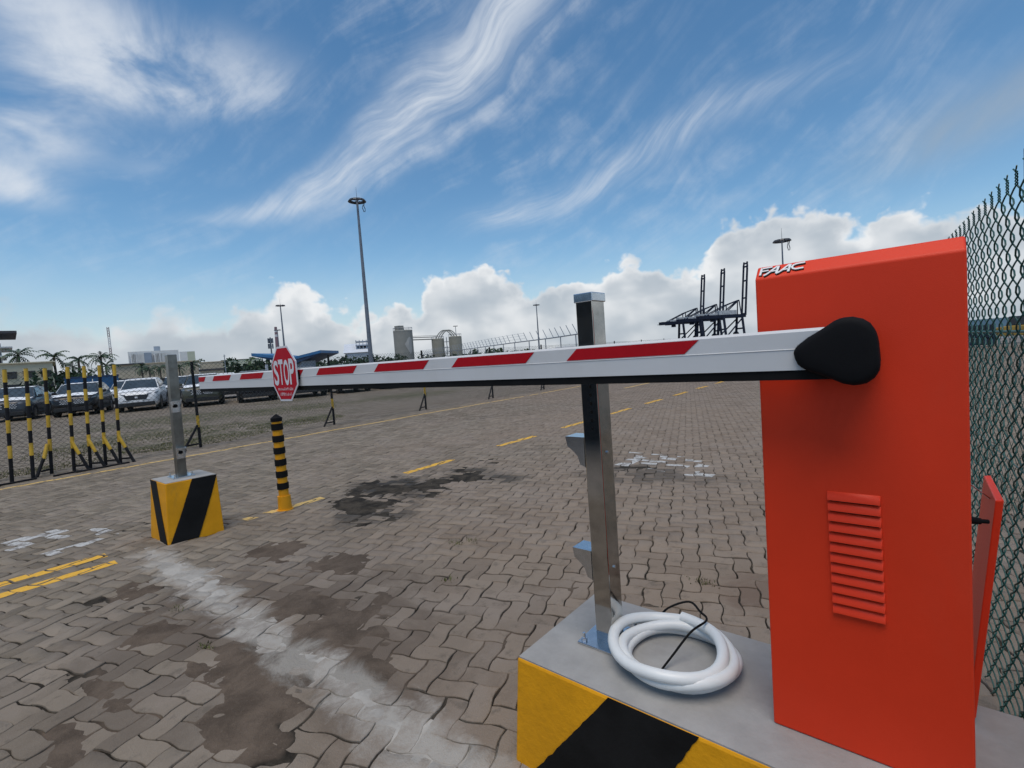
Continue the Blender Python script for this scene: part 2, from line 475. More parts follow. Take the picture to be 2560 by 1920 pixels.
M['hazard_k'] = mat('black_block_paint', (0.009, 0.009, 0.009), 0.65, var=0.3, vscale=6, bump=0.0015, bscale=45, spec=0.15)
M['bollard_y'] = mat('bollard_yellow', (0.70, 0.31, 0.010), 0.5, var=0.06, vscale=5, spec=0.3)
M['bollard_dull'] = mat('dull_machine_yellow', (0.30, 0.19, 0.03), 0.6, var=0.2, vscale=2, dirt=(0.08, 0.07, 0.05), dirt_amt=0.7)
M['post_y'] = mat('fence_yellow', (0.60, 0.37, 0.03), 0.5, var=0.15, vscale=6, dirt=(0.3, 0.2, 0.05), dirt_amt=0.5)
M['post_k'] = mat('fence_black', (0.012, 0.012, 0.014), 0.6, var=0.3, vscale=6, spec=0.2)
M['wire'] = mat('dull_fence_wire', (0.06, 0.068, 0.066), 0.55, metal=0.3, var=0.2, vscale=20)
M['pvc_green'] = mat('green_pvc_wire', (0.010, 0.080, 0.064), 0.42, var=0.2, vscale=20)
M['hose'] = mat('white_pvc_hose', (0.74, 0.76, 0.74), 0.35, var=0.03, vscale=6)
M['sign_red'] = mat('sign_red_film', (0.46, 0.012, 0.024), 0.6, var=0.05, vscale=20, spec=0.1)
M['sign_white'] = mat('sign_white_film', (0.66, 0.66, 0.68), 0.4, var=0.03, vscale=20)
M['sign_txt'] = mat('sign_small_print', (0.60, 0.36, 0.38), 0.4, var=0.03, vscale=20)
M['logo_white'] = mat('logo_white', (0.80, 0.80, 0.78), 0.35, var=0.02)
M['galv'] = mat('galvanised_steel', (0.30, 0.32, 0.34), 0.45, metal=0.6, var=0.12, vscale=3)
M['mast'] = mat('mast_steel', (0.17, 0.19, 0.22), 0.5, metal=0.4, var=0.15, vscale=1)
M['lampdark'] = mat('floodlight_housing', (0.035, 0.04, 0.05), 0.5, var=0.2)
M['navy'] = mat('crane_navy', (0.016, 0.022, 0.040), 0.7, spec=0.15, var=0.2, vscale=0.3)
M['crane_grey'] = mat('crane_grey', (0.42, 0.44, 0.45), 0.6, var=0.25, vscale=0.4)
M['cream'] = mat('cream_render', (0.62, 0.56, 0.40), 0.85, var=0.08, vscale=0.8, dirt=(0.36, 0.32, 0.25), dirt_amt=0.5)
M['beige'] = mat('beige_render', (0.52, 0.45, 0.33), 0.85, var=0.10, vscale=0.5, dirt=(0.33, 0.29, 0.22), dirt_amt=0.5)
M['officewhite'] = mat('white_render', (0.70, 0.70, 0.67), 0.8, var=0.05, vscale=0.5)
M['limewash'] = mat('pale_lime_render', (0.50, 0.53, 0.40), 0.8, var=0.05, vscale=0.5)
M['bluegrey'] = mat('blue_grey_cladding', (0.27, 0.32, 0.38), 0.5, var=0.08, vscale=0.5)
M['glassdark'] = mat('dark_window_glass', (0.035, 0.045, 0.055), 0.12, var=0.2, vscale=1.0)
M['pale_glass'] = mat('pale_window_glass', (0.16, 0.20, 0.23), 0.15, var=0.2, vscale=1.0)
M['roofdark'] = mat('dark_roof_edge', (0.055, 0.055, 0.06), 0.7, var=0.2, vscale=1)
M['blue'] = mat('blue_roof_sheet', (0.030, 0.135, 0.30), 0.5, var=0.12, vscale=0.6, dirt=(0.05, 0.10, 0.18), dirt_amt=0.5)
M['teal'] = mat('weathered_teal_roof', (0.040, 0.085, 0.115), 0.6, var=0.15, vscale=0.5)
M['bluedark'] = mat('dark_blue_steel', (0.016, 0.045, 0.11), 0.55, var=0.15, vscale=0.6)
M['silo'] = mat('silo_concrete', (0.25, 0.25, 0.225), 0.9, var=0.10, vscale=0.15, dirt=(0.19, 0.19, 0.17), dirt_amt=0.6)
M['silo2'] = mat('silo_buff', (0.28, 0.27, 0.22), 0.9, var=0.12, vscale=0.2, dirt=(0.21, 0.20, 0.17), dirt_amt=0.6)
M['silomark'] = mat('silo_light_patch', (0.38, 0.38, 0.36), 0.9, var=0.06, vscale=0.3)
M['shed'] = mat('pale_shed_cladding', (0.46, 0.50, 0.54), 0.6, var=0.06, vscale=0.3)
M['shedroof'] = mat('white_shed_roof', (0.62, 0.65, 0.68), 0.5, var=0.05, vscale=0.3)
M['redband_hazed'] = mat('hazed_red', (0.20, 0.13, 0.15), 0.8, var=0.1, vscale=0.5)  # red greyed down, distance haze mixed into the colour
M['whiteband_hazed'] = mat('hazed_white', (0.52, 0.53, 0.55), 0.8, var=0.08, vscale=0.5)  # white dulled likewise to carry the haze
M['booth'] = mat('added_booth_panel', (0.035, 0.037, 0.040), 0.6, var=0.15, vscale=1)  # skin of the added, unseen booth shape
M['trunk'] = mat('grey_brown_bark', (0.12, 0.10, 0.08), 0.9, var=0.25, vscale=4)
M['leaf'] = mat('dark_leaves', (0.020, 0.046, 0.020), 0.6, var=0.5, vscale=1.2, spec=0.3)
M['leaf2'] = mat('mid_green_leaves', (0.042, 0.075, 0.026), 0.6, var=0.45, vscale=1.2, spec=0.3)
M['palm'] = mat('palm_fronds', (0.028, 0.060, 0.024), 0.5, var=0.4, vscale=1.5, spec=0.4)
M['grass'] = mat('joint_grass', (0.105, 0.112, 0.042), 0.8, var=0.4, vscale=3, spec=0.2)
M['film'] = mat('white_protective_film', (0.76, 0.79, 0.81), 0.65, spec=0.2, var=0.05, vscale=2)
M['carglass'] = mat('car_glass', (0.045, 0.058, 0.065), 0.06, var=0.2, vscale=2, spec=0.8)
M['tyre'] = mat('tyre_rubber', (0.012, 0.012, 0.012), 0.8, var=0.2)
M['rim'] = mat('alloy_rim', (0.25, 0.26, 0.27), 0.35, metal=0.8, var=0.1)
M['trim'] = mat('black_car_trim', (0.012, 0.012, 0.013), 0.5, var=0.2)
M['chrome'] = mat('bright_trim', (0.70, 0.71, 0.72), 0.4, var=0.05)
M['lens'] = mat('headlamp_lens', (0.16, 0.18, 0.20), 0.1, var=0.2)
for k, c in (('car_white', (0.72, 0.73, 0.73)), ('car_black', (0.006, 0.006, 0.007)), ('car_grey', (0.040, 0.048, 0.058)),
             ('car_olive', (0.065, 0.068, 0.048)), ('car_navy', (0.007, 0.009, 0.013)), ('car_silver', (0.42, 0.45, 0.48))):
    M[k] = mat(k + '_paint', c, 0.35, metal=0.0, var=0.04, vscale=3, coat=0.25, spec=0.3)


# ------------------------------------------------------------------ object helpers
def link(o, parent=None):
    COL.objects.link(o)
    if parent is not None:
        o.parent = parent
    return o


def tag(o, label=None, cat=None, group=None, kind=None):
    if label:
        o['label'] = label
    if cat:
        o['category'] = cat
    if group:
        o['group'] = group
    if kind:
        o['kind'] = kind
    return o


def root(name, loc, label, cat, group=None, rz=0.0):
    o = D.objects.new(name, None)
    o.empty_display_size = 0.2
    o.location = loc
    o.rotation_euler = (0, 0, rz)
    COL.objects.link(o)
    return tag(o, label, cat, group)


class MB:
    """collects geometry; build() links it as one mesh object"""
    def __init__(self, o=(0, 0, 0)):
        self.v, self.f, self.mi = [], [], []
        self.o = np.array(o, float)
        self.cur = 0

    def add(self, vs, fs):
        b = len(self.v)
        self.v.extend([tuple(p) for p in vs])
        for q in fs:
            self.f.append([b + i for i in q])
            self.mi.append(self.cur)
        return self

    def box(self, x0, x1, y0, y1, z0, z1):
        vs = [(x, y, z) for z in (z0, z1) for y in (y0, y1) for x in (x0, x1)]
        return self.add(vs, [(0, 2, 3, 1), (4, 5, 7, 6), (0, 1, 5, 4), (2, 6, 7, 3), (0, 4, 6, 2), (1, 3, 7, 5)])

    def hexa(self, lo, hi):
        """lo, hi: four corners each, counter-clockwise seen from above"""
        return self.add(list(lo) + list(hi), [(3, 2, 1, 0), (4, 5, 6, 7), (0, 1, 5, 4), (1, 2, 6, 5), (2, 3, 7, 6), (3, 0, 4, 7)])

    def cyl(self, p0, p1, r0, r1=None, n=12, caps=True):
        r1 = r0 if r1 is None else r1
        p0, p1 = Vector(p0), Vector(p1)
        ax = (p1 - p0).normalized()
        t = Vector((1, 0, 0)) if abs(ax.x) < 0.9 else Vector((0, 1, 0))
        u = ax.cross(t).normalized()
        w = ax.cross(u)
        vs = []
        for p, r in ((p0, r0), (p1, r1)):
            for k in range(n):
                a = 2 * math.pi * k / n
                vs.append(p + (u * math.cos(a) + w * math.sin(a)) * r)
        fs = [(k, (k + 1) % n, n + (k + 1) % n, n + k) for k in range(n)]
        if caps:
            fs += [tuple(range(n - 1, -1, -1)), tuple(range(n, 2 * n))]
        return self.add(vs, fs)

    def tube(self, pts, r, n=6, closed=False):
        pts = [Vector(p) for p in pts]
        N = len(pts)
        up = Vector((0.13, 0.21, 0.97)).normalized()
        vs, fs = [], []
        for i, p in enumerate(pts):
            a = pts[(i - 1) % N] if (closed or i > 0) else p
            b = pts[(i + 1) % N] if (closed or i < N - 1) else p
            d = (b - a).normalized()
            u = d.cross(up)
            if u.length < 1e-3:
                u = d.cross(Vector((1, 0, 0)))
            u.normalize()
            w = d.cross(u)
            for k in range(n):
                an = 2 * math.pi * k / n
                vs.append(p + (u * math.cos(an) + w * math.sin(an)) * r)
        for i in range(N if closed else N - 1):
            j = (i + 1) % N
            for k in range(n):
                fs.append((i * n + k, i * n + (k + 1) % n, j * n + (k + 1) % n, j * n + k))
        if not closed:
            fs += [tuple(range(n - 1, -1, -1)), tuple(range((N - 1) * n, N * n))]
        return self.add(vs, fs)

    def beam(self, p0, p1, w, h=None):
        """box beam of w x h between two points"""
        h = w if h is None else h
        p0, p1 = Vector(p0), Vector(p1)
        d = (p1 - p0).normalized()
        t = Vector((0, 0, 1)) if abs(d.z) < 0.95 else Vector((1, 0, 0))
        u = d.cross(t).normalized() * (w / 2)
        q = u.cross(d).normalized() * (h / 2)
        c = lambda p: [p - u - q, p + u - q, p + u + q, p - u + q]
        return self.add(c(p0) + c(p1), [(3, 2, 1, 0), (4, 5, 6, 7), (0, 1, 5, 4), (1, 2, 6, 5), (2, 3, 7, 6), (3, 0, 4, 7)])

    def prism(self, outline, fn, t0, t1):
        """outline: 2D polygon (ccw); fn(u, v, t) -> 3D"""
        n = len(outline)
        vs = [fn(u, v, t0) for u, v in outline] + [fn(u, v, t1) for u, v in outline]
        fs = [tuple(range(n - 1, -1, -1)), tuple(range(n, 2 * n))]
        fs += [(k, (k + 1) % n, n + (k + 1) % n, n + k) for k in range(n)]
        return self.add(vs, fs)

    def build(self, name, mats, parent=None, bevel=0.0, seg=2, smooth=False, loc=None, angle=35):
        me = D.meshes.new(name)
        org = self.o if loc is None else np.array(loc, float)
        V = np.array([tuple(p) for p in self.v], float) - org
        me.from_pydata(V.tolist(), [], self.f)
        if not isinstance(mats, (list, tuple)):
            mats = [mats]
        for mm in mats:
            me.materials.append(mm)
        if len(mats) > 1:
            me.polygons.foreach_set('material_index', self.mi)
        bm = bmesh.new()
        bm.from_mesh(me)
        bmesh.ops.recalc_face_normals(bm, faces=bm.faces)
        if bevel > 0:
            es = [e for e in bm.edges if len(e.link_faces) == 2 and e.calc_face_angle(0) > R_(20)]
            bmesh.ops.bevel(bm, geom=es, offset=bevel, segments=seg, profile=0.5, affect='EDGES', clamp_overlap=True)
        if smooth:
            for f in bm.faces:
                f.smooth = True
            for e in bm.edges:
                if len(e.link_faces) == 2 and e.calc_face_angle(0) > R_(angle):
                    e.smooth = False
        bm.to_mesh(me)
        bm.free()
        o = D.objects.new(name, me)
        if loc is not None:
            o.location = loc
        link(o, parent)
        return o


def copy_tree(o, parent=None):
    c = o.copy()
    COL.objects.link(c)
    if parent is not None:
        c.parent = parent
        c.matrix_parent_inverse = o.matrix_parent_inverse.copy()
    for ch in list(o.children):
        copy_tree(ch, c)
    return c


def fast_mesh(name, V, polys, mats, attr=None):
    """V (N,3); polys = list of int arrays (m,k) of equal-size faces"""
    me = D.meshes.new(name)
    me.vertices.add(len(V))
    me.vertices.foreach_set('co', np.asarray(V, np.float32).ravel())
    loops = np.concatenate([p.ravel() for p in polys]).astype(np.int32)
    sizes = np.concatenate([np.full(len(p), p.shape[1], np.int32) for p in polys])
    starts = np.concatenate([[0], np.cumsum(sizes)[:-1]]).astype(np.int32)
    me.loops.add(len(loops))
    me.loops.foreach_set('vertex_index', loops)
    me.polygons.add(len(sizes))
    me.polygons.foreach_set('loop_start', starts)
    me.polygons.foreach_set('loop_total', sizes)
    me.update(calc_edges=True)
    me.validate()
    for mm in (mats if isinstance(mats, list) else [mats]):
        me.materials.append(mm)
    if attr is not None:
        a = me.attributes.new('tone', 'FLOAT', 'POINT')
        a.data.foreach_set('value', np.asarray(attr, np.float32))
    return me


def bearing(px):
    """ground direction of a column of the 2560 px frame, at eye level"""
    d = CAM_R @ np.array([(px - 1280) / F_PX, (960 - (889.0 - 0.0717 * (px - 1280))) / F_PX, -1.0])
    d[2] = 0
    return d / np.linalg.norm(d[:2])


def far(px, dist, z=0.0):
    d = bearing(px) * dist
    return np.array([d[0], d[1], z])


def height(px, py, dist):
    """height of the point seen at (px, py) standing at a distance"""
    d = CAM_R @ np.array([(px - 1280) / F_PX, (960 - py) / F_PX, -1.0])
    return EYE[2] + d[2] / math.hypot(d[0], d[1]) * dist


# value noise for the hand-made height fields
_tab = rng.random((256, 256))


def vnoise(x, y):
    xi, yi = np.floor(x).astype(int), np.floor(y).astype(int)
    fx, fy = x - xi, y - yi
    fx, fy = fx * fx * (3 - 2 * fx), fy * fy * (3 - 2 * fy)
    g = lambda a, b: _tab[a % 256, b % 256]
    return (g(xi, yi) * (1 - fx) + g(xi + 1, yi) * fx) * (1 - fy) + (g(xi, yi + 1) * (1 - fx) + g(xi + 1, yi + 1) * fx) * fy


def fbm(x, y, o=4):
    s, a, t = 0.0, 0.5, 0.0
    for k in range(o):
        s = s + a * vnoise(x * 2 ** k + 17.3 * k, y * 2 ** k + 5.1 * k)
        t += a
        a *= 0.5
    return s / t


# ------------------------------------------------------------------ the paved yard
yard = MB()
S_ = 3500.0
yard.add([(-S_, -S_, -0.016), (S_, -S_, -0.016), (S_, S_, -0.016), (-S_, S_, -0.016)], [(0, 1, 2, 3)])
YARD = yard.build('paved_yard', M['yard'])
tag(YARD, kind='structure')

PW = 0.1125                      # stone width; length is twice this
TH = R_(20)                      # the bond is turned against the lane
cT, sT = math.cos(TH), math.sin(TH)
AMP = 0.0075


def wave(t):
    t = np.mod(t, 2.0)
    return np.interp(t, [0, 0.34, 0.66, 1.34, 1.66, 2.0], [0, 1, 1, -1, -1, 0])


def warp(p):
    """interlocking outline: every joint line is bent by one shared periodic field (unit = stone width)"""
    p = np.asarray(p, float)
    q = p * PW
    q[:, 0] += AMP * wave(p[:, 1])
    q[:, 1] += AMP * wave(p[:, 0])
    return q


def rect_ring(w, h, nl, ns):
    """outline sampled where the joint lines kink"""
    kx = [0, 0.34, 0.66]
    sx = [i + k for i in range(w) for k in kx]
    sy = [i + k for i in range(h) for k in kx]
    P = [(t, 0) for t in sx] + [(w, t) for t in sy] + [(w - t, h) for t in sx] + [(0, h - t) for t in sy]
    return np.array(P, float)


def inset(ring, d):
    n = len(ring)
    out = np.zeros_like(ring)
    for i in range(n):
        e1 = ring[i] - ring[i - 1]
        e2 = ring[(i + 1) % n] - ring[i]
        n1 = np.array([-e1[1], e1[0]]) / np.linalg.norm(e1)
        n2 = np.array([-e2[1], e2[0]]) / np.linalg.norm(e2)
        b = n1 + n2
        b /= max(np.linalg.norm(b), 1e-6)
        out[i] = ring[i] + b * d / max(0.55, b.dot(n1))
    return out


TPL, TPV, NVAR = {}, {}, 4
for ori in (0, 1):
    for par in (0, 1):
        off = np.array([par, par]) if ori == 0 else np.array([par, par + 1])
        for lod, (nl, ns) in enumerate(((6, 3), (3, 2))):
            ring = rect_ring(*((2, 1) if ori == 0 else (1, 2)), nl, ns) + off
            ring = warp(ring) - off * PW
            cen = ring.mean(0)
            ring = ring - cen
            if lod == 0:
                for var in range(NVAR):
                    g_ = np.random.default_rng(ori * 100 + par * 10 + var)
                    chip = np.abs(g_.normal(0, 0.0011, len(ring))) + (g_.random(len(ring)) < 0.10) * g_.uniform(0.003, 0.009, len(ring))
                    q = ring * (1 - chip[:, None] / np.linalg.norm(ring, axis=1)[:, None])
                    TPV[ori, par, var] = q
            TPL[ori, par, lod] = (ring, cen)

# lattice
N_ = 420
ii, kk = np.meshgrid(np.arange(-N_, N_), np.arange(-N_ // 2, N_ // 2), indexing='ij')
ii, kk = ii.ravel(), kk.ravel()
lat = []
for ori in (0, 1):
    bx = (ii + 2 * kk).astype(float)
    by = (ii - 2 * kk + (1 if ori else 0)).astype(float)
    lat.append(np.stack([bx * PW, by * PW, np.full(len(ii), ori), ii % 2], 1))
lat = np.concatenate(lat)
cen = np.array([TPL[int(o), int(p), 0][1] for o in (0, 1) for p in (0, 1)])
lc = lat[:, :2] + cen[(lat[:, 2] * 2 + lat[:, 3]).astype(int)]
wx = lc[:, 0] * cT - lc[:, 1] * sT
wy = lc[:, 0] * sT + lc[:, 1] * cT
# only the part of the yard the camera (or a camera a step aside) can see
fwd = np.array([-0.6427, 0.7661])
bxp, byp = wx - 1.6 * -fwd[0] * 1.0, wy + 1.6 * fwd[1]
bxp, byp = wx + fwd[0] * -1.6 * -1, wy + fwd[1] * 1.6
ang = np.degrees(np.arctan2(wx - 0.0 + 1.3 * fwd[0] * -1, wy + 1.3 * fwd[1]))
ux, uy = wx - (-1.5 * fwd[0]), wy - (-1.5 * fwd[1])
angd = np.degrees(np.arccos(np.clip((ux * fwd[0] + uy * fwd[1]) / np.hypot(ux, uy), -1, 1)))
dist = np.hypot(wx, wy)
# keep stones out from under the two plinths
under = ((wx > -1.15) & (wx < 0.22) & (wy > 1.40) & (wy < 1.90)) | ((wx > -5.93) & (wx < -5.5) & (wy > 1.36) & (wy < 1.78))
keep = (angd < 50.5) & (dist < 42.0) & (dist > 0.55) & (~under)
lat, wx, wy, dist = lat[keep], wx[keep], wy[keep], dist[keep]
NP_ = len(wx)
P_VAR = rng.integers(0, NVAR, NP_)
P_TONE = np.clip(0.5 + 0.31 * rng.standard_normal(NP_), 0, 1)
sink = (fbm(wx * 0.9, wy * 0.9, 3) - 0.5)
P_Z = 0.002 * rng.standard_normal(NP_) + sink * 0.012
P_Z = np.clip(P_Z, -0.009, 0.008)
P_TX = 0.010 * rng.standard_normal(NP_)
P_TY = 0.010 * rng.standard_normal(NP_)
P_RZ = 0.014 * rng.standard_normal(NP_)
P_JX = 0.0019 * rng.standard_normal((NP_, 2))
GAP = 0.0026


def paver_xy(i, lod):
    ring, c = TPL[int(lat[i, 2]), int(lat[i, 3]), lod]
    return ring


FULL_R = 12.5


# which stones show largest: the nearest ones inside the frame
def in_frame(X, Y):
    d = (np.stack([X, Y, np.full_like(X, -EYE[2])], 1)) @ CAM_R
    u = d[:, 0] / -d[:, 2] * F_PX
    v = d[:, 1] / -d[:, 2] * F_PX
    return (d[:, 2] < 0) & (np.abs(u) < 1270) & (np.abs(v) < 950)


vis = in_frame(wx, wy)
order = np.argsort(dist + np.where(vis, 0, 1e3))
blk = lambda X, Y: ((X > -1.25) & (Y > 1.25)) & (X / Y > -0.80) & (Y < 2.6)       # hidden behind block and cabinet
single = [i for i in order if not blk(wx[i], wy[i])][:295]
single_set = np.zeros(NP_, bool)
single_set[single] = True


def paver_parts(ring):
    a = inset(ring, GAP)
    b = inset(ring, GAP + 0.0026)
    return a, b


def paver_mesh(ori, par, var):
    ring = TPV[ori, par, var]
    a, b = paver_parts(ring)
    n = len(a)
    vs = [(*p, 0.0) for p in b] + [(*p, -0.0032) for p in a] + [(*p, -0.03) for p in a]
    fs = [tuple(range(n))]
    for k in range(n):
        j = (k + 1) % n
        fs.append((n + k, n + j, j, k))
        fs.append((2 * n + k, 2 * n + j, n + j, n + k))
    me = D.meshes.new('paver')
    me.from_pydata(vs, [], fs)
    me.materials.append(M['paver_one'])
    return me


PM = {(o, p, v): paver_mesh(o, p, v) for o in (0, 1) for p in (0, 1) for v in range(NVAR)}
for i in single:
    o = D.objects.new('paver', PM[int(lat[i, 2]), int(lat[i, 3]), int(P_VAR[i])])
    o.location = (wx[i] + P_JX[i, 0], wy[i] + P_JX[i, 1], P_Z[i])
    # tilt is kept small; rotation about z carries the bond angle
    o.rotation_euler = (P_TX[i], P_TY[i], TH + P_RZ[i])
    link(o, YARD)


def field(sel, lod, sides):
    Vs, polys, tones = [], {}, []
    base = 0
    for ori in (0, 1):
        for par in (0, 1):
          for var in (range(NVAR) if lod == 0 else (0,)):
            idx = np.where(sel & (lat[:, 2] == ori) & (lat[:, 3] == par) & ((P_VAR == var) | (lod > 0)))[0]
            if not len(idx):
                continue
            ring = TPV[ori, par, var] if lod == 0 else TPL[ori, par, lod][0]
            a = inset(ring, GAP if lod == 0 else GAP + 0.0012)
            n = len(a)
            if sides:
                b = inset(ring, GAP + 0.0026)
                T = np.concatenate([np.c_[b, np.zeros(n)], np.c_[a, np.full(n, -0.0032)], np.c_[a, np.full(n, -0.03)]])
            else:
                T = np.c_[a, np.zeros(n)]
            t = len(T)
            rz = TH + P_RZ[idx]
            c_, s_ = np.cos(rz)[:, None], np.sin(rz)[:, None]
            X = T[None, :, 0] * c_ - T[None, :, 1] * s_
            Y = T[None, :, 0] * s_ + T[None, :, 1] * c_
            Z = T[None, :, 2] + P_Z[idx][:, None] + X * P_TY[idx][:, None] * -1 + Y * P_TX[idx][:, None]
            if not sides:
                Z = T[None, :, 2] + P_Z[idx][:, None] + X * P_TY[idx][:, None] * -0.5
            V = np.stack([X + (wx[idx] + P_JX[idx, 0])[:, None], Y + (wy[idx] + P_JX[idx, 1])[:, None], Z], 2).reshape(-1, 3)
            Vs.append(V)
            tones.append(np.repeat(P_TONE[idx], t))
            st = base + np.arange(len(idx))[:, None] * t
            polys.setdefault(n, []).append(st + np.arange(n)[None])
            if sides:
                k = np.arange(n)
                j = (k + 1) % n
                q = np.concatenate([np.stack([n + k, n + j, j, k], 1), np.stack([2 * n + k, 2 * n + j, n + j, n + k], 1)])
                polys.setdefault(4, []).append((st[:, :, None] + q[None]).reshape(-1, 4))
            base += len(idx) * t
    me = fast_mesh('paver_field', np.concatenate(Vs), [np.concatenate(p) for p in polys.values()], M['paver_all'], np.concatenate(tones))
    o = D.objects.new('paver_field', me)
    link(o, YARD)
    tag(o, kind='stuff')
    return o


# one joined part for all further stones: full outline nearby, plain tops farther out
Nn = (~single_set) & (dist < FULL_R)
Ff = dist >= FULL_R
fa = field(Nn, 0, True)
fb = field(Ff, 1, False)
# join into ONE part
dsel = [fa, fb]
bmj = bmesh.new()
va, vb = fa.data, fb.data


def join_meshes(a, b, name):
    def arr(me):
        v = np.empty(len(me.vertices) * 3, np.float32)
        me.vertices.foreach_get('co', v)
        l = np.empty(len(me.loops), np.int32)
        me.loops.foreach_get('vertex_index', l)
        s = np.empty(len(me.polygons), np.int32)
        me.polygons.foreach_get('loop_total', s)
        t = np.empty(len(me.vertices), np.float32)
        me.attributes['tone'].data.foreach_get('value', t)
        return v.reshape(-1, 3), l, s, t
    A, B = arr(a), arr(b)
    V = np.concatenate([A[0], B[0]])
    L = np.concatenate([A[1], B[1] + len(A[0])])
    S = np.concatenate([A[2], B[2]])
    T = np.concatenate([A[3], B[3]])
    me = D.meshes.new(name)
    me.vertices.add(len(V))
    me.vertices.foreach_set('co', V.ravel())
    me.loops.add(len(L))
    me.loops.foreach_set('vertex_index', L)
    me.polygons.add(len(S))
    me.polygons.foreach_set('loop_start', np.concatenate([[0], np.cumsum(S)[:-1]]).astype(np.int32))
    me.polygons.foreach_set('loop_total', S)
    me.update(calc_edges=True)
    at = me.attributes.new('tone', 'FLOAT', 'POINT')
    at.data.foreach_set('value', T)
    me.materials.append(M['paver_all'])
    return me


bmj.free()
jm = join_meshes(va, vb, 'paver_field')
fa.data = jm
D.objects.remove(fb)
fa.name = 'paver_field'

# soil in the joints and spilled over the stones
SOIL_P = [(-2.72, 1.38, 0.50, 0.22, 1.0, 1), (-2.7, 0.93, 0.45, 0.17, 0.95, 1), (-3.62, 1.95, 0.40, 0.20, 1.0, 1), (-4.35, 1.9, 0.36, 0.2, 0.9, 1), (-3.2, 1.55, 0.45, 0.2, 0.9, 1),
          (-2.78, 1.86, 0.26, 0.18, 0.9, 1), (-3.7, 0.80, 0.6, 0.15, 0.8, 1), (-2.2, 1.38, 0.30, 0.2, 0.9, 1), (-5.1, 3.6, 0.7, 0.5, 0.55, 0), (-4.5, 4.5, 0.8, 0.3, 0.5, 0), (-4.6, 2.95, 0.5, 0.3, 0.65, 0),
          (-1.75, 1.9, 0.22, 0.2, 0.5, 1), (-0.55, 3.3, 0.25, 0.2, 0.55, 0), (-3.2, 0.45, 0.4, 0.12, 0.85, 1), (-2.3, 0.75, 0.3, 0.15, 0.8, 1), (-4.6, 0.9, 0.4, 0.15, 0.7, 1),
          (-2.9, 0.25, 0.3, 0.1, 0.9, 1), (-1.9, 2.6, 0.5, 0.12, 0.35, 1), (-2.8, 5.6, 0.9, 0.3, 0.6, 0)]


def grid_sheet(x0, x1, y0, y1, st, zfn, name, material, drop=None, attr=None):
    xs = np.arange(x0, x1 + 1e-6, st)
    ys = np.arange(y0, y1 + 1e-6, st)
    X, Y = np.meshgrid(xs, ys, indexing='ij')
    Z = zfn(X, Y)
    nx, ny = len(xs), len(ys)
    V = np.stack([X, Y, Z], 2).reshape(-1, 3)
    a = (np.arange(nx - 1)[:, None] * ny + np.arange(ny - 1)[None]).ravel()
    F = np.stack([a, a + ny, a + ny + 1, a + 1], 1)
    c = V[F].mean(1)
    k = np.ones(len(F), bool)
    u = c[:, :2] + 1.5 * fwd
    k &= (u @ fwd) / np.linalg.norm(u, axis=1) > math.cos(R_(51))
    if drop is not None:
        k &= ~drop(c)
    me = fast_mesh(name, V, [F[k]], material, None if attr is None else attr(X, Y).ravel())
    me.polygons.foreach_set('use_smooth', np.ones(len(me.polygons), bool))
    o = D.objects.new(name, me)
    return o


def patch_fall(X, Y, px, py, rx, ry):
    r = np.sqrt(((X - px) / rx) ** 2 + ((Y - py) / ry) ** 2) + (fbm(X * 3.1 + px, Y * 3.1, 5) - 0.5) * 2.2
    return np.clip(1.15 - r, 0, 1)


def soil_z(X, Y):
    n = fbm(X * 2.1, Y * 2.1, 4)
    n2 = fbm(X * 14 + 3, Y * 14, 3)
    z = -0.0140 + 0.011 * n + 0.006 * (n2 - 0.5)
    for px, py, rx, ry, a, br in SOIL_P:
        z = z + patch_fall(X, Y, px, py, rx, ry) ** 0.7 * 0.0150 * a * (0.75 + 0.5 * n2)
    return z


def soil_tone(X, Y):
    t = 0.0
    for px, py, rx, ry, a, br in SOIL_P:
        if br:
            t = np.maximum(t, patch_fall(X, Y, px, py, rx * 1.1, ry * 1.1) * 1.6)
    return np.clip(t + (fbm(X * 1.1 + 40, Y * 1.1, 3) - 0.55) * 0.8, 0, 1)


soil = grid_sheet(-7.5, 0.8, -0.6, 7.0, 0.028, soil_z, 'joint_soil', M['soil'], attr=soil_tone)
link(soil, YARD)
tag(soil, kind='stuff')


def cement_z(X, Y):
    yc = 1.17 + 0.05 * np.sin(X * 1.7) + 0.06 * (fbm(X * 1.3, X * 0 + 2.2, 2) - 0.5)
    wd = 0.085 + 0.075 * fbm(X * 1.1 + 9, X * 0 + 4.0, 2)
    r = np.abs(Y - yc) / wd + (fbm(X * 4.0, Y * 4.0, 5) - 0.5) * 3.4
    h = np.clip(1.0 - r, -0.5, 1.0)
    z = -0.013 + 0.0115 * np.clip(h, 0, 1) ** 0.8 + 0.009 * (fbm(X * 18, Y * 18, 3) - 0.5)
    return np.where(h < -0.2, -0.03, z)


cem = grid_sheet(-5.6, -1.15, 0.75, 1.6, 0.02, cement_z, 'cement_trench_fill', M['cement'])
link(cem, YARD)
tag(cem, kind='stuff')


# --- painted markings, cut to the stones so that the joints stay open
def clip_poly(P, n, d):
    out = []
    L = len(P)
    for k in range(L):
        a, b = P[k], P[(k + 1) % L]
        da, db = a.dot(n) - d, b.dot(n) - d
        if da >= 0:
            out.append(a)
        if (da >= 0) != (db >= 0):
            out.append(a + (b - a) * (da / (da - db)))
    return out


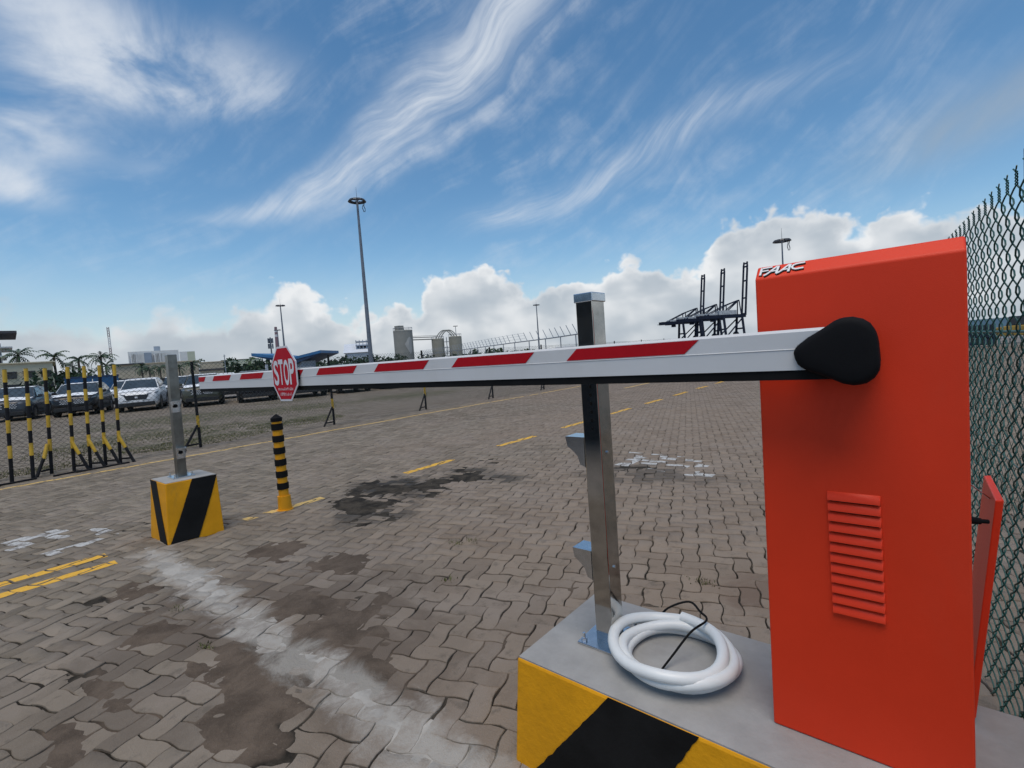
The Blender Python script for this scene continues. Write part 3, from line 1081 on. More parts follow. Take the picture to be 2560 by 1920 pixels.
def marking(name, material, corners, wear=0.0):
    C = [np.array(c, float) for c in corners]
    cc = sum(C) / len(C)
    rad = max(np.linalg.norm(c - cc) for c in C) + 0.2
    near = np.where((np.hypot(wx - cc[0], wy - cc[1]) < rad))[0]
    V, Fc = [], []
    for i in near:
        if wear and rng.random() < wear:
            continue
        lod = 0 if dist[i] < FULL_R else 1
        ring = TPV[int(lat[i, 2]), int(lat[i, 3]), int(P_VAR[i])] if lod == 0 else TPL[int(lat[i, 2]), int(lat[i, 3]), lod][0]
        q = inset(ring, GAP + (0.0035 if lod == 0 else 0.001))
        a = TH + P_RZ[i]
        ca, sa = math.cos(a), math.sin(a)
        pts = [np.array([p[0] * ca - p[1] * sa, p[0] * sa + p[1] * ca]) + np.array([wx[i], wy[i]]) + P_JX[i] for p in q]
        for k in range(len(C)):
            e = C[(k + 1) % len(C)] - C[k]
            n = np.array([-e[1], e[0]])
            n /= np.linalg.norm(n)
            if not pts:
                break
            pts = clip_poly(pts, n, C[k].dot(n))
        if len(pts) >= 3:
            b = len(V)
            for p in pts:
                lx, ly = p[0] - wx[i] - P_JX[i, 0], p[1] - wy[i] - P_JX[i, 1]
                k1 = 1.0 if lod == 0 else 0.5
                z = P_Z[i] - lx * P_TY[i] * k1 + (ly * P_TX[i] if lod == 0 else 0)
                V.append((p[0], p[1], z + (0.0016 if lod == 0 else 0.004)))
            Fc.append(list(range(b, b + len(pts))))
    if not V:
        return None
    me = D.meshes.new(name)
    me.from_pydata(V, [], Fc)
    me.materials.append(material)
    o = D.objects.new(name, me)
    link(o)
    tag(o, kind='structure')
    return o


def rect(x0, x1, y0, y1):
    return [(x0, y0), (x1, y0), (x1, y1), (x0, y1)]


YD = 0.062
for k in range(12):
    y0 = 4.22 + 2.02 * k
    L_ = 0.92 if k < 1 else 1.05
    marking('lane_dash', M['yline'], rect(-5.62 - YD - 0.02 * k * 0.8, -5.62 + YD - 0.02 * k * 0.8, y0, y0 + L_))
marking('lane_dash', M['yline_old'], rect(-5.64, -5.52, 2.05, 2.95), wear=0.06)
marking('lane_dash', M['yline'], rect(-5.81, -5.68, -0.3, 0.92))
marking('lane_dash', M['yline'], rect(-5.49, -5.36, -0.3, 0.93))
marking('lane_dash', M['yline_old'], rect(-8.74, -8.60, 17.0, 19.3))
# the long edge line is cut in a few lengths so no single sheet spans the yard
for y0, y1 in ((-1.0, 3), (3, 8), (8, 14), (14, 22), (22, 40)):
    marking('edge_line', M['yline_old'], rect(-11.33 - 0.055 - 0.002 * y0, -11.33 + 0.055 - 0.002 * y0, y0, y1), wear=0.03)
# worn white letters and bars
for (a, b, c_, d_) in ((-3.32, -2.5, 6.40, 6.55), (-3.15, -2.95, 5.75, 6.4), (-2.75, -2.2, 6.28, 6.4), (-2.9, -2.25, 5.95, 6.06), (-2.35, -1.85, 5.62, 5.76),
                       (-2.9, -2.4, 5.66, 5.76), (-2.2, -2.05, 5.6, 6.2), (-3.0, -2.6, 6.1, 6.2)):
    marking('white_lettering', M['wline'], rect(a, b, c_, d_), wear=0.35)
for (a, b, c_, d_) in ((-7.35, -6.85, 0.2, 0.9), (-6.45, -6.25, 0.45, 1.15), (-7.0, -6.6, 1.0, 1.2)):
    marking('white_lettering', M['wline'], rect(a, b, c_, d_), wear=0.55)

# grass in the joints beyond the fence
gv, gf = [], []
for (gx, gy, rx, ry, nn) in ((-13.6, 4.2, 0.9, 1.6, 900), (-14.6, 7.2, 1.0, 1.5, 900), (-16.5, 4.5, 1.4, 2.2, 900), (-19.5, 10.0, 2.0, 2.5, 700), (-15.5, 2.2, 1.6, 1.0, 600),
                             (-22.0, 6.5, 2.2, 3.0, 700), (-18.5, 14.5, 2.0, 2.5, 500), (-13.2, 1.2, 0.6, 1.2, 400), (-25.5, 12.0, 1.5, 2.0, 400)):
    for _ in range(nn * 3):
        t = rng.random() ** 0.6
        a = rng.random() * 6.283
        px, py = gx + math.cos(a) * rx * t, gy + math.sin(a) * ry * t
        h = 0.010 + 0.022 * rng.random()
        w = 0.006 + 0.012 * rng.random()
        b = rng.random() * 6.283
        lx, ly = math.cos(b), math.sin(b)
        o_ = len(gv)
        gv += [(px - lx * w, py - ly * w, -0.01), (px + lx * w, py + ly * w, -0.01),
               (px - ly * h * 0.6 + lx * w * 0.2, py + lx * h * 0.6, h)]
        gf.append((o_, o_ + 1, o_ + 2))
# small dark weeds in the near joints
for (gx, gy, nn, sz) in ((-3.05, 2.75, 60, 0.05), (-2.95, 2.85, 40, 0.04), (-1.12, 3.1, 60, 0.05), (-0.45, 2.75, 50, 0.04), (-3.9, 0.95, 40, 0.03), (-3.2, 0.9, 40, 0.03), (-2.6, 2.25, 30, 0.03), (-0.5, 2.45, 40, 0.03)):
    for _ in range(nn):
        px, py = gx + rng.normal(0, sz), gy + rng.normal(0, sz * 0.6)
        b = rng.random() * 6.283
        h, w = 0.008 + 0.016 * rng.random(), 0.002 + 0.004 * rng.random()
        lx, ly = math.cos(b), math.sin(b)
        o_ = len(gv)
        gv += [(px - lx * w, py - ly * w, -0.004), (px + lx * w, py + ly * w, -0.004), (px - ly * h * 0.8, py + lx * h * 0.8, h)]
        gf.append((o_, o_ + 1, o_ + 2))
me = D.meshes.new('grass')
me.from_pydata(gv, [], gf)
me.materials.append(M['grass'])
tag(link(D.objects.new('grass', me)), 'short green grass growing in the paver joints behind the fence', 'grass', kind='stuff')


# ------------------------------------------------------------------ hazard-painted plinths
def face_quad(mb, F, poly, off):
    """polygon in (s, t) of the face F = (bl, br, tr, tl), raised by off"""
    bl, br, tr, tl = [np.array(p, float) for p in F]
    nrm = np.cross(br - bl, tl - bl)
    nrm /= np.linalg.norm(nrm)
    f3 = lambda s, t, o: ((bl * (1 - s) + br * s) * (1 - t) + (tl * (1 - s) + tr * s) * t) + nrm * o
    # rough brush edges
    dense = []
    L = len(poly)
    for k in range(L):
        a, b = np.array(poly[k]), np.array(poly[(k + 1) % L])
        nseg = max(1, int(np.linalg.norm(b - a) * 26))
        for j in range(nseg):
            p = a + (b - a) * j / nseg
            if 0 < j:
                p = p + rng.normal(0, 0.0011, 2)
            dense.append(np.clip(p, 0.0, 1.0))
    mb.prism([tuple(p) for p in dense], lambda u, v, t: f3(u, v, t), 0.0006, off)


def plinth(loc, lo, hi, zt, label, stripes, bev):
    r = root('concrete_plinth', loc, label, 'concrete block', 'striped barrier plinths')
    L = [np.array([*p, 0.0]) for p in lo]
    H = [np.array([*p, zt]) for p in hi]
    m = MB(loc)
    m.hexa([p - np.array([0, 0, 0.05]) for p in L], H)
    body = m.build('block', M['hazard_y'], r, bevel=bev, seg=2)
    cap = MB(loc)
    cx_, cy_ = sum(H)[:2] / 4
    ins = [p * 1.0 for p in H]
    for p in ins:
        p[0] += (cx_ - p[0]) * 0.004 + math.copysign(0.004, cx_ - p[0])
        p[1] += (cy_ - p[1]) * 0.004 + math.copysign(0.004, cy_ - p[1])
    cap.hexa([p + np.array([0, 0, -0.01]) for p in ins], [p + np.array([0, 0, 0.004]) for p in ins])
    cap.build('top_screed', M['concrete'], r)
    for fi, poly in stripes:
        a, b = fi, (fi + 1) % 4
        s = MB(loc)
        face_quad(s, (L[a], L[b], H[b], H[a]), poly, 0.0022)
        s.build('black_stripe', M['hazard_k'], r)
    return r


# far block (corners counter-clockwise from near-left)
far_block = plinth((-5.72, 1.57, 0), [(-5.985, 1.315), (-5.47, 1.325), (-5.42, 1.80), (-5.985, 1.83)],
                   [(-5.955, 1.36), (-5.515, 1.372), (-5.475, 1.80), (-5.955, 1.80)], 0.57,
                   'small yellow and black striped concrete block under the thin far post',
                   [(1, [(0.05, 0), (0.53, 0), (1.0, 1.0), (0.50, 1.0)]), (0, [(0.60, 0), (0.98, 0), (0.42, 1.0), (0.0, 1.0)]),
                    (2, [(0.05, 0), (0.5, 0), (1.0, 1.0), (0.5, 1.0)])], 0.008)
near_block = plinth((-0.5, 1.65, 0), [(-1.225, 1.315), (0.235, 1.315), (0.235, 1.965), (-1.225, 1.965)],
                    [(-1.205, 1.350), (0.215, 1.350), (0.215, 1.935), (-1.205, 1.935)], 0.40,
                    'large yellow and black striped concrete block carrying the red barrier cabinet',
                    [(0, [(0.06, 0.0), (0.32, 0.0), (0.485, 1.0), (0.275, 1.0)]), (0, [(0.55, 0.0), (0.78, 0.0), (0.93, 1.0), (0.70, 1.0)]),
                     (1, [(0.1, 0), (0.45, 0), (0.85, 1), (0.5, 1)])], 0.010)


# ------------------------------------------------------------------ dark booth shape added out of view to darken the steel post's reflection
gb_l = (-5.2, -4.9, 0)
gbr = root('gate_booth', gb_l, 'unseen dark booth shape added to darken the reflection in the thick steel post', 'booth')
m = MB(gb_l)
m.box(-7.2, -3.3, -6.4, -3.9, 0.0, 2.6)
m.build('wall', M['booth'], gbr)
m = MB(gb_l)
m.box(-7.5, -3.0, -6.7, -3.5, 2.605, 2.8)
m.build('roof', M['booth'], gbr)
for xa, xb in ((-6.9, -5.4), (-5.2, -3.6)):
    m = MB(gb_l)
    m.box(xa, xb, -3.9, -3.885, 1.05, 2.1)
    m.build('window', M['glassdark'], gbr)

# ------------------------------------------------------------------ stainless sensor posts
def sensor_post(loc, x0, x1, y0, y1, z0, z1, label, hoods, hx, lean=(0, 0), cap=True, metal='steel'):
    r = root('sensor_post', loc, label, 'steel post', 'stainless posts with hooded sensors')
    sh = lambda z: (lean[0] * (z - z0), lean[1] * (z - z0))
    m = MB(loc)
    a, b = sh(z0), sh(z1)
    m.hexa([(x0 + a[0], y0, z0), (x1 + a[0], y0, z0), (x1 + a[0], y1, z0), (x0 + a[0], y1, z0)],
           [(x0 + b[0], y0 + b[1], z1), (x1 + b[0], y0 + b[1], z1), (x1 + b[0], y1 + b[1], z1), (x0 + b[0], y1 + b[1], z1)])
    m.build('shaft', M[metal], r, bevel=0.003, seg=2)
    if cap:
        m = MB(loc)
        e = 0.005
        m.box(x0 - e + b[0], x1 + e + b[0], y0 - e + b[1], y1 + e + b[1], z1 - 0.028, z1 + 0.006)
        m.build('end_cap', M['steel_br'], r, bevel=0.003)
    m = MB(loc)
    e = 0.055
    m.box(x0 - e, x1 + e, y0 - e, y1 + e, z0 + 0.0042, z0 + 0.014)
    m.build('base_plate', M['steel_br'], r, bevel=0.002)
    for sx in (x0 - e + 0.02, x1 + e - 0.02):
        for sy in (y0 - e + 0.02, y1 + e - 0.02):
            m = MB(loc)
            m.cyl((sx, sy, z0 + 0.014), (sx, sy, z0 + 0.024), 0.012, n=6)
            m.cyl((sx, sy, z0 + 0.024), (sx, sy, z0 + 0.045), 0.006, n=8)
            m.build('anchor_bolt', M['steel_br'], r)
    ym = (y0 + y1) / 2
    for z in hoods:
        s = sh(z)
        xb = (x0 if hx < 0 else x1) + s[0]
        w = (y1 - y0) * 0.46
        dpt = 0.088
        m = MB(loc)
        T = 0.003
        X = lambda u: xb + hx * u
        # top plate
        m.hexa([(X(0), ym - w, z - T), (X(dpt), ym - w, z - T), (X(dpt), ym + w, z - T), (X(0), ym + w, z - T)],
               [(X(0), ym - w, z), (X(dpt), ym - w, z), (X(dpt), ym + w, z), (X(0), ym + w, z)])
        # curved cheeks
        prof = [(0, 0), (dpt, 0), (dpt * 0.93, -0.035), (dpt * 0.62, -0.055), (dpt * 0.42, -0.072), (dpt * 0.30, -0.105), (0, -0.115)]
        for yy in (ym - w, ym + w - T):
            m.prism([(u, v) for u, v in prof], lambda u, v, t, yy=yy: (X(u), yy + t, z - T + v), 0.0, T)
        m.box(min(X(0), X(0.004)), max(X(0), X(0.004)), ym - w, ym + w, z - 0.115, z)
        m.build('sensor_hood', M['steel_br'], r)
        m = MB(loc)
        m.cyl((X(0.004), ym, z - 0.05), (X(0.03), ym, z - 0.05), 0.017, n=14)
        m.build('sensor_eye', M['rubber'], r)
        m = MB(loc)
        xx = (x1 + s[0]) if hx < 0 else (x0 + s[0])
        m.cyl((xx - 0.002 * hx * -1, ym, z - 0.06), (xx - hx * 0.005, ym, z - 0.06), 0.006, n=8)
        m.build('rivet', M['steel_br'], r)
    return r


post_near = sensor_post((-0.965, 1.645, 0.40), -1.000, -0.928, 1.60, 1.69, 0.40, 1.757,
                        'thick square stainless steel post on the large block beside the red cabinet', (1.215, 0.765), -1)
# slotted cable holes up the near face
for k in range(7):
    m = MB((-0.965, 1.645, 0.40))
    z = 1.245 + 0.032 * k
    m.box(-0.962, -0.957, 1.5965, 1.603, z, z + 0.012)
    m.build('slot', M['rubber'], post_near)
post_far = sensor_post((-5.74, 1.57, 0.57), -5.785, -5.70, 1.53, 1.61, 0.57, 1.80,
                       'thin weathered stainless steel post on the small block beyond the boom tip', (1.34, 0.875), 1, lean=(0.0, 0.02), cap=False, metal='steel_old')

# ------------------------------------------------------------------ the boom barrier
BL = (-0.13, 1.65, 0.404)
bar = root('boom_barrier', BL, 'orange red automatic barrier cabinet with long white and red boom lowered across the lane', 'barrier')
CY0, CY1 = 1.521, 1.80
m = MB(BL)
x0, x1, z0, z1 = -0.355, 0.084, 0.405, 1.714
ch = 0.035
prof = [(CY0, z0), (CY1, z0), (CY1, z1), (CY1 - ch, z1 + ch), (CY0 + ch, z1 + ch), (CY0, z1)]
m.prism([(a, b) for a, b in prof], lambda u, v, t: (t, u, v), x0, x1)
body = m.build('cabinet', M['red'], bar, bevel=0.005, seg=3)
# louvres
for k in range(12):
    zb = 1.105 - 0.0281 * k
    xa, xb = -0.200 + 0.0004 * k, -0.084 + 0.0004 * k
    m = MB(BL)
    pr = [(0.0, 0.0225), (-0.003, 0.0205), (-0.0095, 0.006), (-0.0100, 0.0), (-0.0085, -0.0006), (0.002, 0.005)]
    n = len(pr)
    vs = []
    stn = [(0.0, 0.12), (0.004, 0.7), (0.011, 1.0), (0.989, 1.0), (0.996, 0.7), (1.0, 0.12)]
    for (u, s) in stn:
        for (a, b) in pr:
            vs.append((xa + (xb - xa) * u, CY0 - 0.0005 + (a * s if a < 0 else a), zb + 0.004 * (1 - s) + b * (0.75 + 0.25 * s)))
    fs = [tuple(range(n - 1, -1, -1)), tuple(range((len(stn) - 1) * n, len(stn) * n))]
    for i in range(len(stn) - 1):
        for j in range(n):
            fs.append((i * n + j, i * n + (j + 1) % n, (i + 1) * n + (j + 1) % n, (i + 1) * n + j))
    m.add(vs, fs)
    m.build('louver', M['louver_red'], bar, smooth=True, angle=50)
    # black strip under each hood, drawn in for the shade of its slot
    m = MB(BL)
    m.box(xa + 0.006, xb - 0.006, CY0 - 0.0018, CY0 + 0.004, zb - 0.0046, zb + 0.0004)
    m.build('louver_shade', M['rubber'], bar)

# maker's raised lettering on the sloping top edge: FAAC
def ribbon(pts, th):
    """centre line -> closed outline (2D)"""
    pts = [np.array(p, float) for p in pts]
    Lf, Rt = [], []
    for i, p in enumerate(pts):
        a = pts[max(i - 1, 0)]
        b = pts[min(i + 1, len(pts) - 1)]
        d = (b - a) / np.linalg.norm(b - a)
        n = np.array([-d[1], d[0]]) * th / 2
        Lf.append(p + n)
        Rt.append(p - n)
    return [tuple(q) for q in Rt + Lf[::-1]]


LW, LH = 0.112, 0.030
LU = lambda u, v: (u * LW, v * LH)
strokes = [
    ([(0.035, 1.0), (0.022, 0.0)], 0.0052), ([(0.04, 0.92), (0.275, 0.98)], 0.0048), ([(0.04, 0.52), (0.20, 0.56)], 0.0044),
    ([(0.105, -0.10), (0.16, 0.0), (0.23, 0.28), (0.30, 0.62), (0.40, 1.0)], 0.0050), ([(0.415, 1.0), (0.385, 0.0)], 0.0058), ([(0.25, 0.34), (0.40, 0.40)], 0.0040),
    ([(0.375, -0.02), (0.43, 0.06), (0.50, 0.30), (0.57, 0.64), (0.66, 1.0)], 0.0050), ([(0.675, 1.0), (0.645, 0.0)], 0.0058), ([(0.52, 0.34), (0.66, 0.40)], 0.0040),
    ([(0.985, 0.96), (0.82, 0.92), (0.745, 0.82), (0.715, 0.58), (0.735, 0.34), (0.80, 0.20), (0.965, 0.24)], 0.0050)]
logo_k, logo_w = MB(BL), MB(BL)
sl = math.sqrt(0.5)


def logo_pt(u, v, t):
    # on the 45 degree chamfer, t is out along its normal
    w = 0.010 + v
    return (-0.345 + u, CY0 + w * sl - t * sl, z1 + w * sl + t * sl)


for pts, th in strokes:
    P2 = [LU(*p) for p in pts]
    logo_w.prism(ribbon(P2, th), lambda u, v, t: logo_pt(u, v, t), 0.0022, 0.0045)
    logo_k.prism(ribbon(P2, th + 0.0016), lambda u, v, t: logo_pt(u + 0.0010, v - 0.0018, t), 0.0003, 0.0020)
lk = logo_k.build('logo_backing', M['plastic'], bar)
lw = logo_w.build('logo_lettering', M['logo_white'], bar)

# the boom
AY0, AY1 = 1.385, 1.445
ax0, ax1 = -4.372, -0.11
arm = root_arm = None
prof = [(AY0, 1.4625), (AY1, 1.4625), (AY1, 1.557), (AY1 - 0.006, 1.564), (AY0 + 0.006, 1.564), (AY0, 1.557),
        (AY0, 1.516), (AY0 - 0.0016, 1.5145), (AY0, 1.513)]
m = MB(BL)
m.prism(prof, lambda u, v, t: (t, u, v), ax0, ax1)
arm = m.build('boom', M['white_arm'], bar)
m = MB(BL)
m.box(ax0 + 0.002, ax1, AY0 + 0.004, AY1 - 0.004, 1.438, 1.4622)
m.build('rubber_edge', M['rubber'], arm)
m = MB(BL)
m.box(ax0 - 0.006, ax0 - 0.0005, AY0 + 0.001, AY1 - 0.001, 1.4635, 1.5625)
m.build('end_plug', M['white_arm'], arm)
z_b, z_t = 1.5185, 1.5555
for (a, b) in ((-4.370, -4.262), (-4.088, -3.775), (-3.590, -3.252), (-3.075, -2.742), (-2.562, -2.200), (-2.018, -1.655), (-1.476, -1.090), (-0.914, -0.515)):
    sk = 0.042
    m = MB(BL)
    la = a if a < -4.3 else a
    q = [(a, z_b), (b, z_b), (b + sk, z_t), (a + (0 if a < -4.3 else sk), z_t)]
    m.prism(q, lambda u, v, t: (u, AY0 - t, v), 0.0004, 0.0014)
    m.build('red_stripe', M['refl_red'], arm)

# black moulded pivot cover
cv = [(-0.2413, 1.5038), (-0.2403, 1.5106), (-0.2373, 1.5172), (-0.2314, 1.5245), (-0.2093, 1.5422), (-0.1937, 1.5512), (-0.1783, 1.5608), (-0.1557, 1.5761), (-0.1446, 1.5810), (-0.1339, 1.5829), (-0.1180, 1.5829), (-0.0991, 1.5763), (-0.0858, 1.5650), (-0.0778, 1.5505), (-0.0741, 1.5357), (-0.0721, 1.5211), (-0.0711, 1.5065), (-0.0699, 1.4857), (-0.0693, 1.4691), (-0.0716, 1.4567), (-0.0803, 1.4402), (-0.0959, 1.4279), (-0.1080, 1.4247), (-0.1203, 1.4232), (-0.1416, 1.4279), (-0.1632, 1.4388), (-0.1854, 1.4496), (-0.2119, 1.4607), (-0.2254, 1.4689), (-0.2330, 1.4770), (-0.2386, 1.4900)]
m = MB(BL)
ccx, ccz = -0.135, 1.500
lay = [(0.0, 0.90), (0.10, 0.945), (0.130, 0.985), (0.140, 1.0), (0.147, 0.985), (0.153, 0.955), (0.157, 0.90), (0.159, 0.80), (0.160, 0.5)]
n = len(cv)
vs = []
for (t, s) in lay:
    for (a, b) in cv[::-1]:
        k = 1.0 / (1.36 / (1.519 - t)) if False else 1.0
        vs.append((ccx + (a - ccx) * s, 1.519 - t, ccz + (b - ccz) * s))
fs = []
for i in range(len(lay) - 1):
    for j in range(n):
        fs.append((i * n + j, i * n + (j + 1) % n, (i + 1) * n + (j + 1) % n, (i + 1) * n + j))
fs.append(tuple(range((len(lay) - 1) * n, len(lay) * n)))
m.add(vs, fs)
m.build('pivot_cover', M['plastic'], bar, smooth=True, angle=60)
# rear service door hanging open on its stay
m = MB(BL)
dl = lambda z: 0.085 + (z - 0.41) * 0.098
m.hexa([(dl(0.42), 1.83, 0.42), (dl(0.42) + 0.017, 1.83, 0.42), (dl(0.42) + 0.017, 2.12, 0.42), (dl(0.42), 2.12, 0.42)],
       [(dl(1.065), 1.83, 1.062), (dl(1.065) + 0.017, 1.83, 1.065), (dl(1.065) + 0.014, 2.12, 1.065), (dl(1.065) - 0.002, 2.12, 1.062)])
door = m.build('service_door', M['red'], bar, bevel=0.003)
door['label'] = 'red service door hanging open'
m = MB(BL)
m.tube([(0.07, 1.80, 1.10), (0.10, 1.86, 1.095), (dl(1.03), 1.93, 1.04)], 0.0022, 6)
m.build('door_stay', M['steel_br'], door)
m = MB(BL)
m.cyl((0.075, 1.81, 1.005), (0.118, 1.83, 1.000), 0.012, 0.009, 12)
m.cyl((0.118, 1.83, 1.000), (0.135, 1.84, 0.998), 0.006, 0.006, 8)
m.build('door_lock', M['plastic'], door)

# ------------------------------------------------------------------ stop sign clipped on the boom
SL = (-2.885, 1.37, 1.375)
sg = root('stop_sign', SL, 'elongated red octagonal stop sign clipped to the white boom', 'sign')
oct_ = [(-2.962, 1.376), (-2.828, 1.377), (-2.733, 1.470), (-2.733, 1.606), (-2.826, 1.701), (-2.954, 1.701), (-3.041, 1.602), (-3.043, 1.472)]
scx, scz = -2.888, 1.539
m = MB(SL)
m.prism(oct_, lambda u, v, t: (u, 1.366 - t, v), 0.0, 0.004)
m.build('panel', M['sign_white'], sg)
m = MB(SL)
m.prism([(scx + (a - scx) * 0.925, scz + (b - scz) * 0.93) for a, b in oct_], lambda u, v, t: (u, 1.366 - t, v), 0.0042, 0.0052)
m.build('red_face', M['sign_red'], sg)
for xx in (-3.02, -2.755):
    m = MB(SL)
    m.box(xx - 0.012, xx + 0.012, 1.3665, AY0 - 0.0005, 1.50, 1.545)
    m.build('bracket', M['plastic'], sg)


def text_mesh(s, w, h, bold=0.0):
    cu = D.curves.new('txt', 'FONT')
    cu.body = s
    cu.offset = bold
    ob = D.objects.new('txt', cu)
    COL.objects.link(ob)
    dg = bpy.context.evaluated_depsgraph_get()
    me = D.meshes.new_from_object(ob.evaluated_get(dg))
    V = np.array([v.co[:] for v in me.vertices])
    Fc = [tuple(p.vertices) for p in me.polygons]
    D.objects.remove(ob)
    D.curves.remove(cu)
    D.meshes.remove(me)
    V = V[:, :2]
    V -= V.min(0)
    V /= V.max(0)
    return V * np.array([w, h]), Fc


xo = -3.014
for ch_, wd_ in (('S', 0.060), ('T', 0.056), ('O', 0.062), ('P', 0.058)):
    V, Fc = text_mesh(ch_, wd_, 0.150, 0.022)
    m = MB(SL)
    m.add([(xo + a, 1.366 - 0.0060, 1.470 + b + (0.004 if ch_ in 'TP' else 0)) for a, b in V], Fc)
    m.build('letter', M['sign_white'], sg)
    xo += wd_ + 0.006
# two lines of print too small to read in the photograph
for (zc, xa, xb, hh) in ((1.440, -2.978, -2.800, 0.018), (1.408, -2.958, -2.812, 0.019)):
    m = MB(SL)
    x = xa
    while x < xb:
        w = rng.uniform(0.004, 0.010)
        h = hh * rng.choice([0.7, 0.7, 1.0])
        m.box(x, x + w * 0.36, 1.3600, 1.3604, zc, zc + h)
        m.box(x + w * 0.36, x + w, 1.3600, 1.3604, zc + h * rng.choice([0.0, 0.4, 0.7]), zc + h * rng.choice([0.3, 0.75]) + 0.005)
        x += w + 0.0022
    m.build('small_print', M['sign_txt'], sg)

# ------------------------------------------------------------------ bollard
QL = (-5.53, 2.47, 0)
bo = root('bollard', QL, 'yellow steel bollard with six black bands and a pointed black cap', 'bollard')
m = MB(QL)
m.cyl((QL[0], QL[1], 0.02), (QL[0], QL[1], 1.02), 0.053, n=32, caps=True)
m.build('shaft', M['bollard_y'], bo, smooth=True)
m = MB(QL)
m.cyl((QL[0], QL[1], 0.0), (QL[0], QL[1], 0.012), 0.088, n=36)
m.cyl((QL[0], QL[1], 0.012), (QL[0], QL[1], 0.165), 0.072, 0.068, n=32)
m.build('base_sleeve', M['bollard_y'], bo, smooth=True)
m = MB(QL)
m.cyl((QL[0], QL[1], 1.005), (QL[0], QL[1], 1.045), 0.060, 0.060, n=32)
m.cyl((QL[0], QL[1], 1.045), (QL[0], QL[1], 1.085), 0.060, 0.008, n=32)
m.build('cap', M['plastic'], bo, smooth=True)
for k in range(6):
    zc = 0.945 - k * 0.1335
    m = MB(QL)
    zz = [(-0.037, 0.0), (-0.034, 0.008), (0.034, 0.008), (0.037, 0.0)]
    n = 36
    vs = []
    for (dz, dr) in zz:
        for j in range(n):
            a = 2 * math.pi * j / n
            rr = 0.0535 + dr
            vs.append((QL[0] + rr * math.cos(a), QL[1] + rr * math.sin(a), zc + dz))
    fs = []
    for i in range(3):
        for j in range(n):
            fs.append((i * n + j, i * n + (j + 1) % n, (i + 1) * n + (j + 1) % n, (i + 1) * n + j))
    m.add(vs, fs)
    m.build('rubber_band', M['rubber'], bo, smooth=True)

# ------------------------------------------------------------------ hose coil and cable on the block
HC = (-0.70, 1.635)
m = MB()
pts = []
for k in range(3 * 40 + 8):
    a = 2 * math.pi * k / 40 + 0.6
    lap = k / 40
    rr = 0.185 - 0.012 * math.sin(lap * 2.1) + 0.010 * math.sin(a * 2 + lap)
    zz = 0.404 + 0.021 + 0.030 * (lap * 0.62) + 0.006 * math.sin(a * 3 + lap * 2)
    pts.append((HC[0] + 0.02 * math.sin(lap * 1.7) + rr * math.cos(a), HC[1] + 0.01 * math.cos(lap * 1.3) + rr * 1.02 * math.sin(a), zz))
m.tube(pts, 0.0200, 18)
hl = (HC[0], HC[1], 0.404)
tag(m.build('hose_coil', M['hose'], None, smooth=True, loc=hl), 'coil of thick white plastic hose lying on the large block', 'hose')
m = MB()
cab = [(-0.93, 1.72, 0.412), (-0.90, 1.79, 0.41), (-0.86, 1.83, 0.415), (-0.80, 1.83, 0.49), (-0.72, 1.85, 0.53), (-0.66, 1.80, 0.53), (-0.63, 1.78, 0.515), (-0.66, 1.70, 0.50),
       (-0.70, 1.62, 0.44), (-0.72, 1.56, 0.41)]
sm = []
for i in range(len(cab) - 1):
    p0, p1, p2, p3 = [np.array(cab[min(max(i + q, 0), len(cab) - 1)]) for q in (-1, 0, 1, 2)]
    for t in np.linspace(0, 1, 6, endpoint=False):
        sm.append(tuple(0.5 * ((2 * p1) + (p2 - p0) * t + (2 * p0 - 5 * p1 + 4 * p2 - p3) * t * t + (3 * p1 - p0 - 3 * p2 + p3) * t ** 3)))
m.tube(sm, 0.0042, 6)
tag(m.build('power_cable', M['rubber'], None, smooth=True, loc=(-0.8, 1.75, 0.404)), 'thin black cable trailing over the white hose coil', 'cable')
m = MB()
pts = []
for k in range(50):
    a = 2 * math.pi * k / 24
    pts.append((-0.86 + 0.10 * math.cos(a), 2.03 + 0.075 * math.sin(a), 0.018 + 0.012 * (k / 24)))
m.tube(pts, 0.013, 8)
tag(m.build('cable_coil', M['rubber'], None, smooth=True, loc=(-0.86, 2.03, 0.0)), 'small loop of black cable on the ground behind the large block', 'cable')


# ------------------------------------------------------------------ chain-link fences
def link_wires(y0, y1, z0, z1, pitch, r, bend, fn, tips=False, nseg=3):
    """woven zig-zag wires; fn(along, out, up) -> 3D"""
    V, Q = [], []
    base = 0
    ny = int((y1 - y0) / pitch)
    hz = pitch * 0.98
    nz = int((z1 - z0) / hz)
    for i in range(ny):
        yc = y0 + i * pitch
        pts = []
        for k in range(nz + 1):
            s = 1 if (k + i) % 2 else -1
            yy = yc + s * pitch * 0.51
            z = z1 - k * hz
            if bend:
                # flattened helix: one limb in front, the next behind
                for t in (0.0, 0.22, 0.5, 0.78):
                    pts.append((yc + s * pitch * 0.52 * math.cos(math.pi * t), bend * s * math.sin(math.pi * t), z - hz * t))
            else:
                pts.append((yy, 0.0, z))
        P = np.array([fn(*p) for p in pts])
        n = nseg
        d = np.gradient(P, axis=0)
        d /= np.linalg.norm(d, axis=1)[:, None]
        up = np.array([0.31, 0.42, 0.05])
        up = up / np.linalg.norm(up)
        u = np.cross(d, up)
        u /= np.linalg.norm(u, axis=1)[:, None]
        w = np.cross(d, u)
        for k in range(n):
            a = 2 * math.pi * k / n
            V.append(P + (u * math.cos(a) + w * math.sin(a)) * r)
        L = len(P)
        ia = np.arange(L - 1)
        for k in range(n):
            k2 = (k + 1) % n
            Q.append(np.stack([base + k * L + ia, base + k2 * L + ia, base + k2 * L + ia + 1, base + k * L + ia + 1], 1))
        base += n * L
    return np.concatenate(V), np.concatenate(Q)


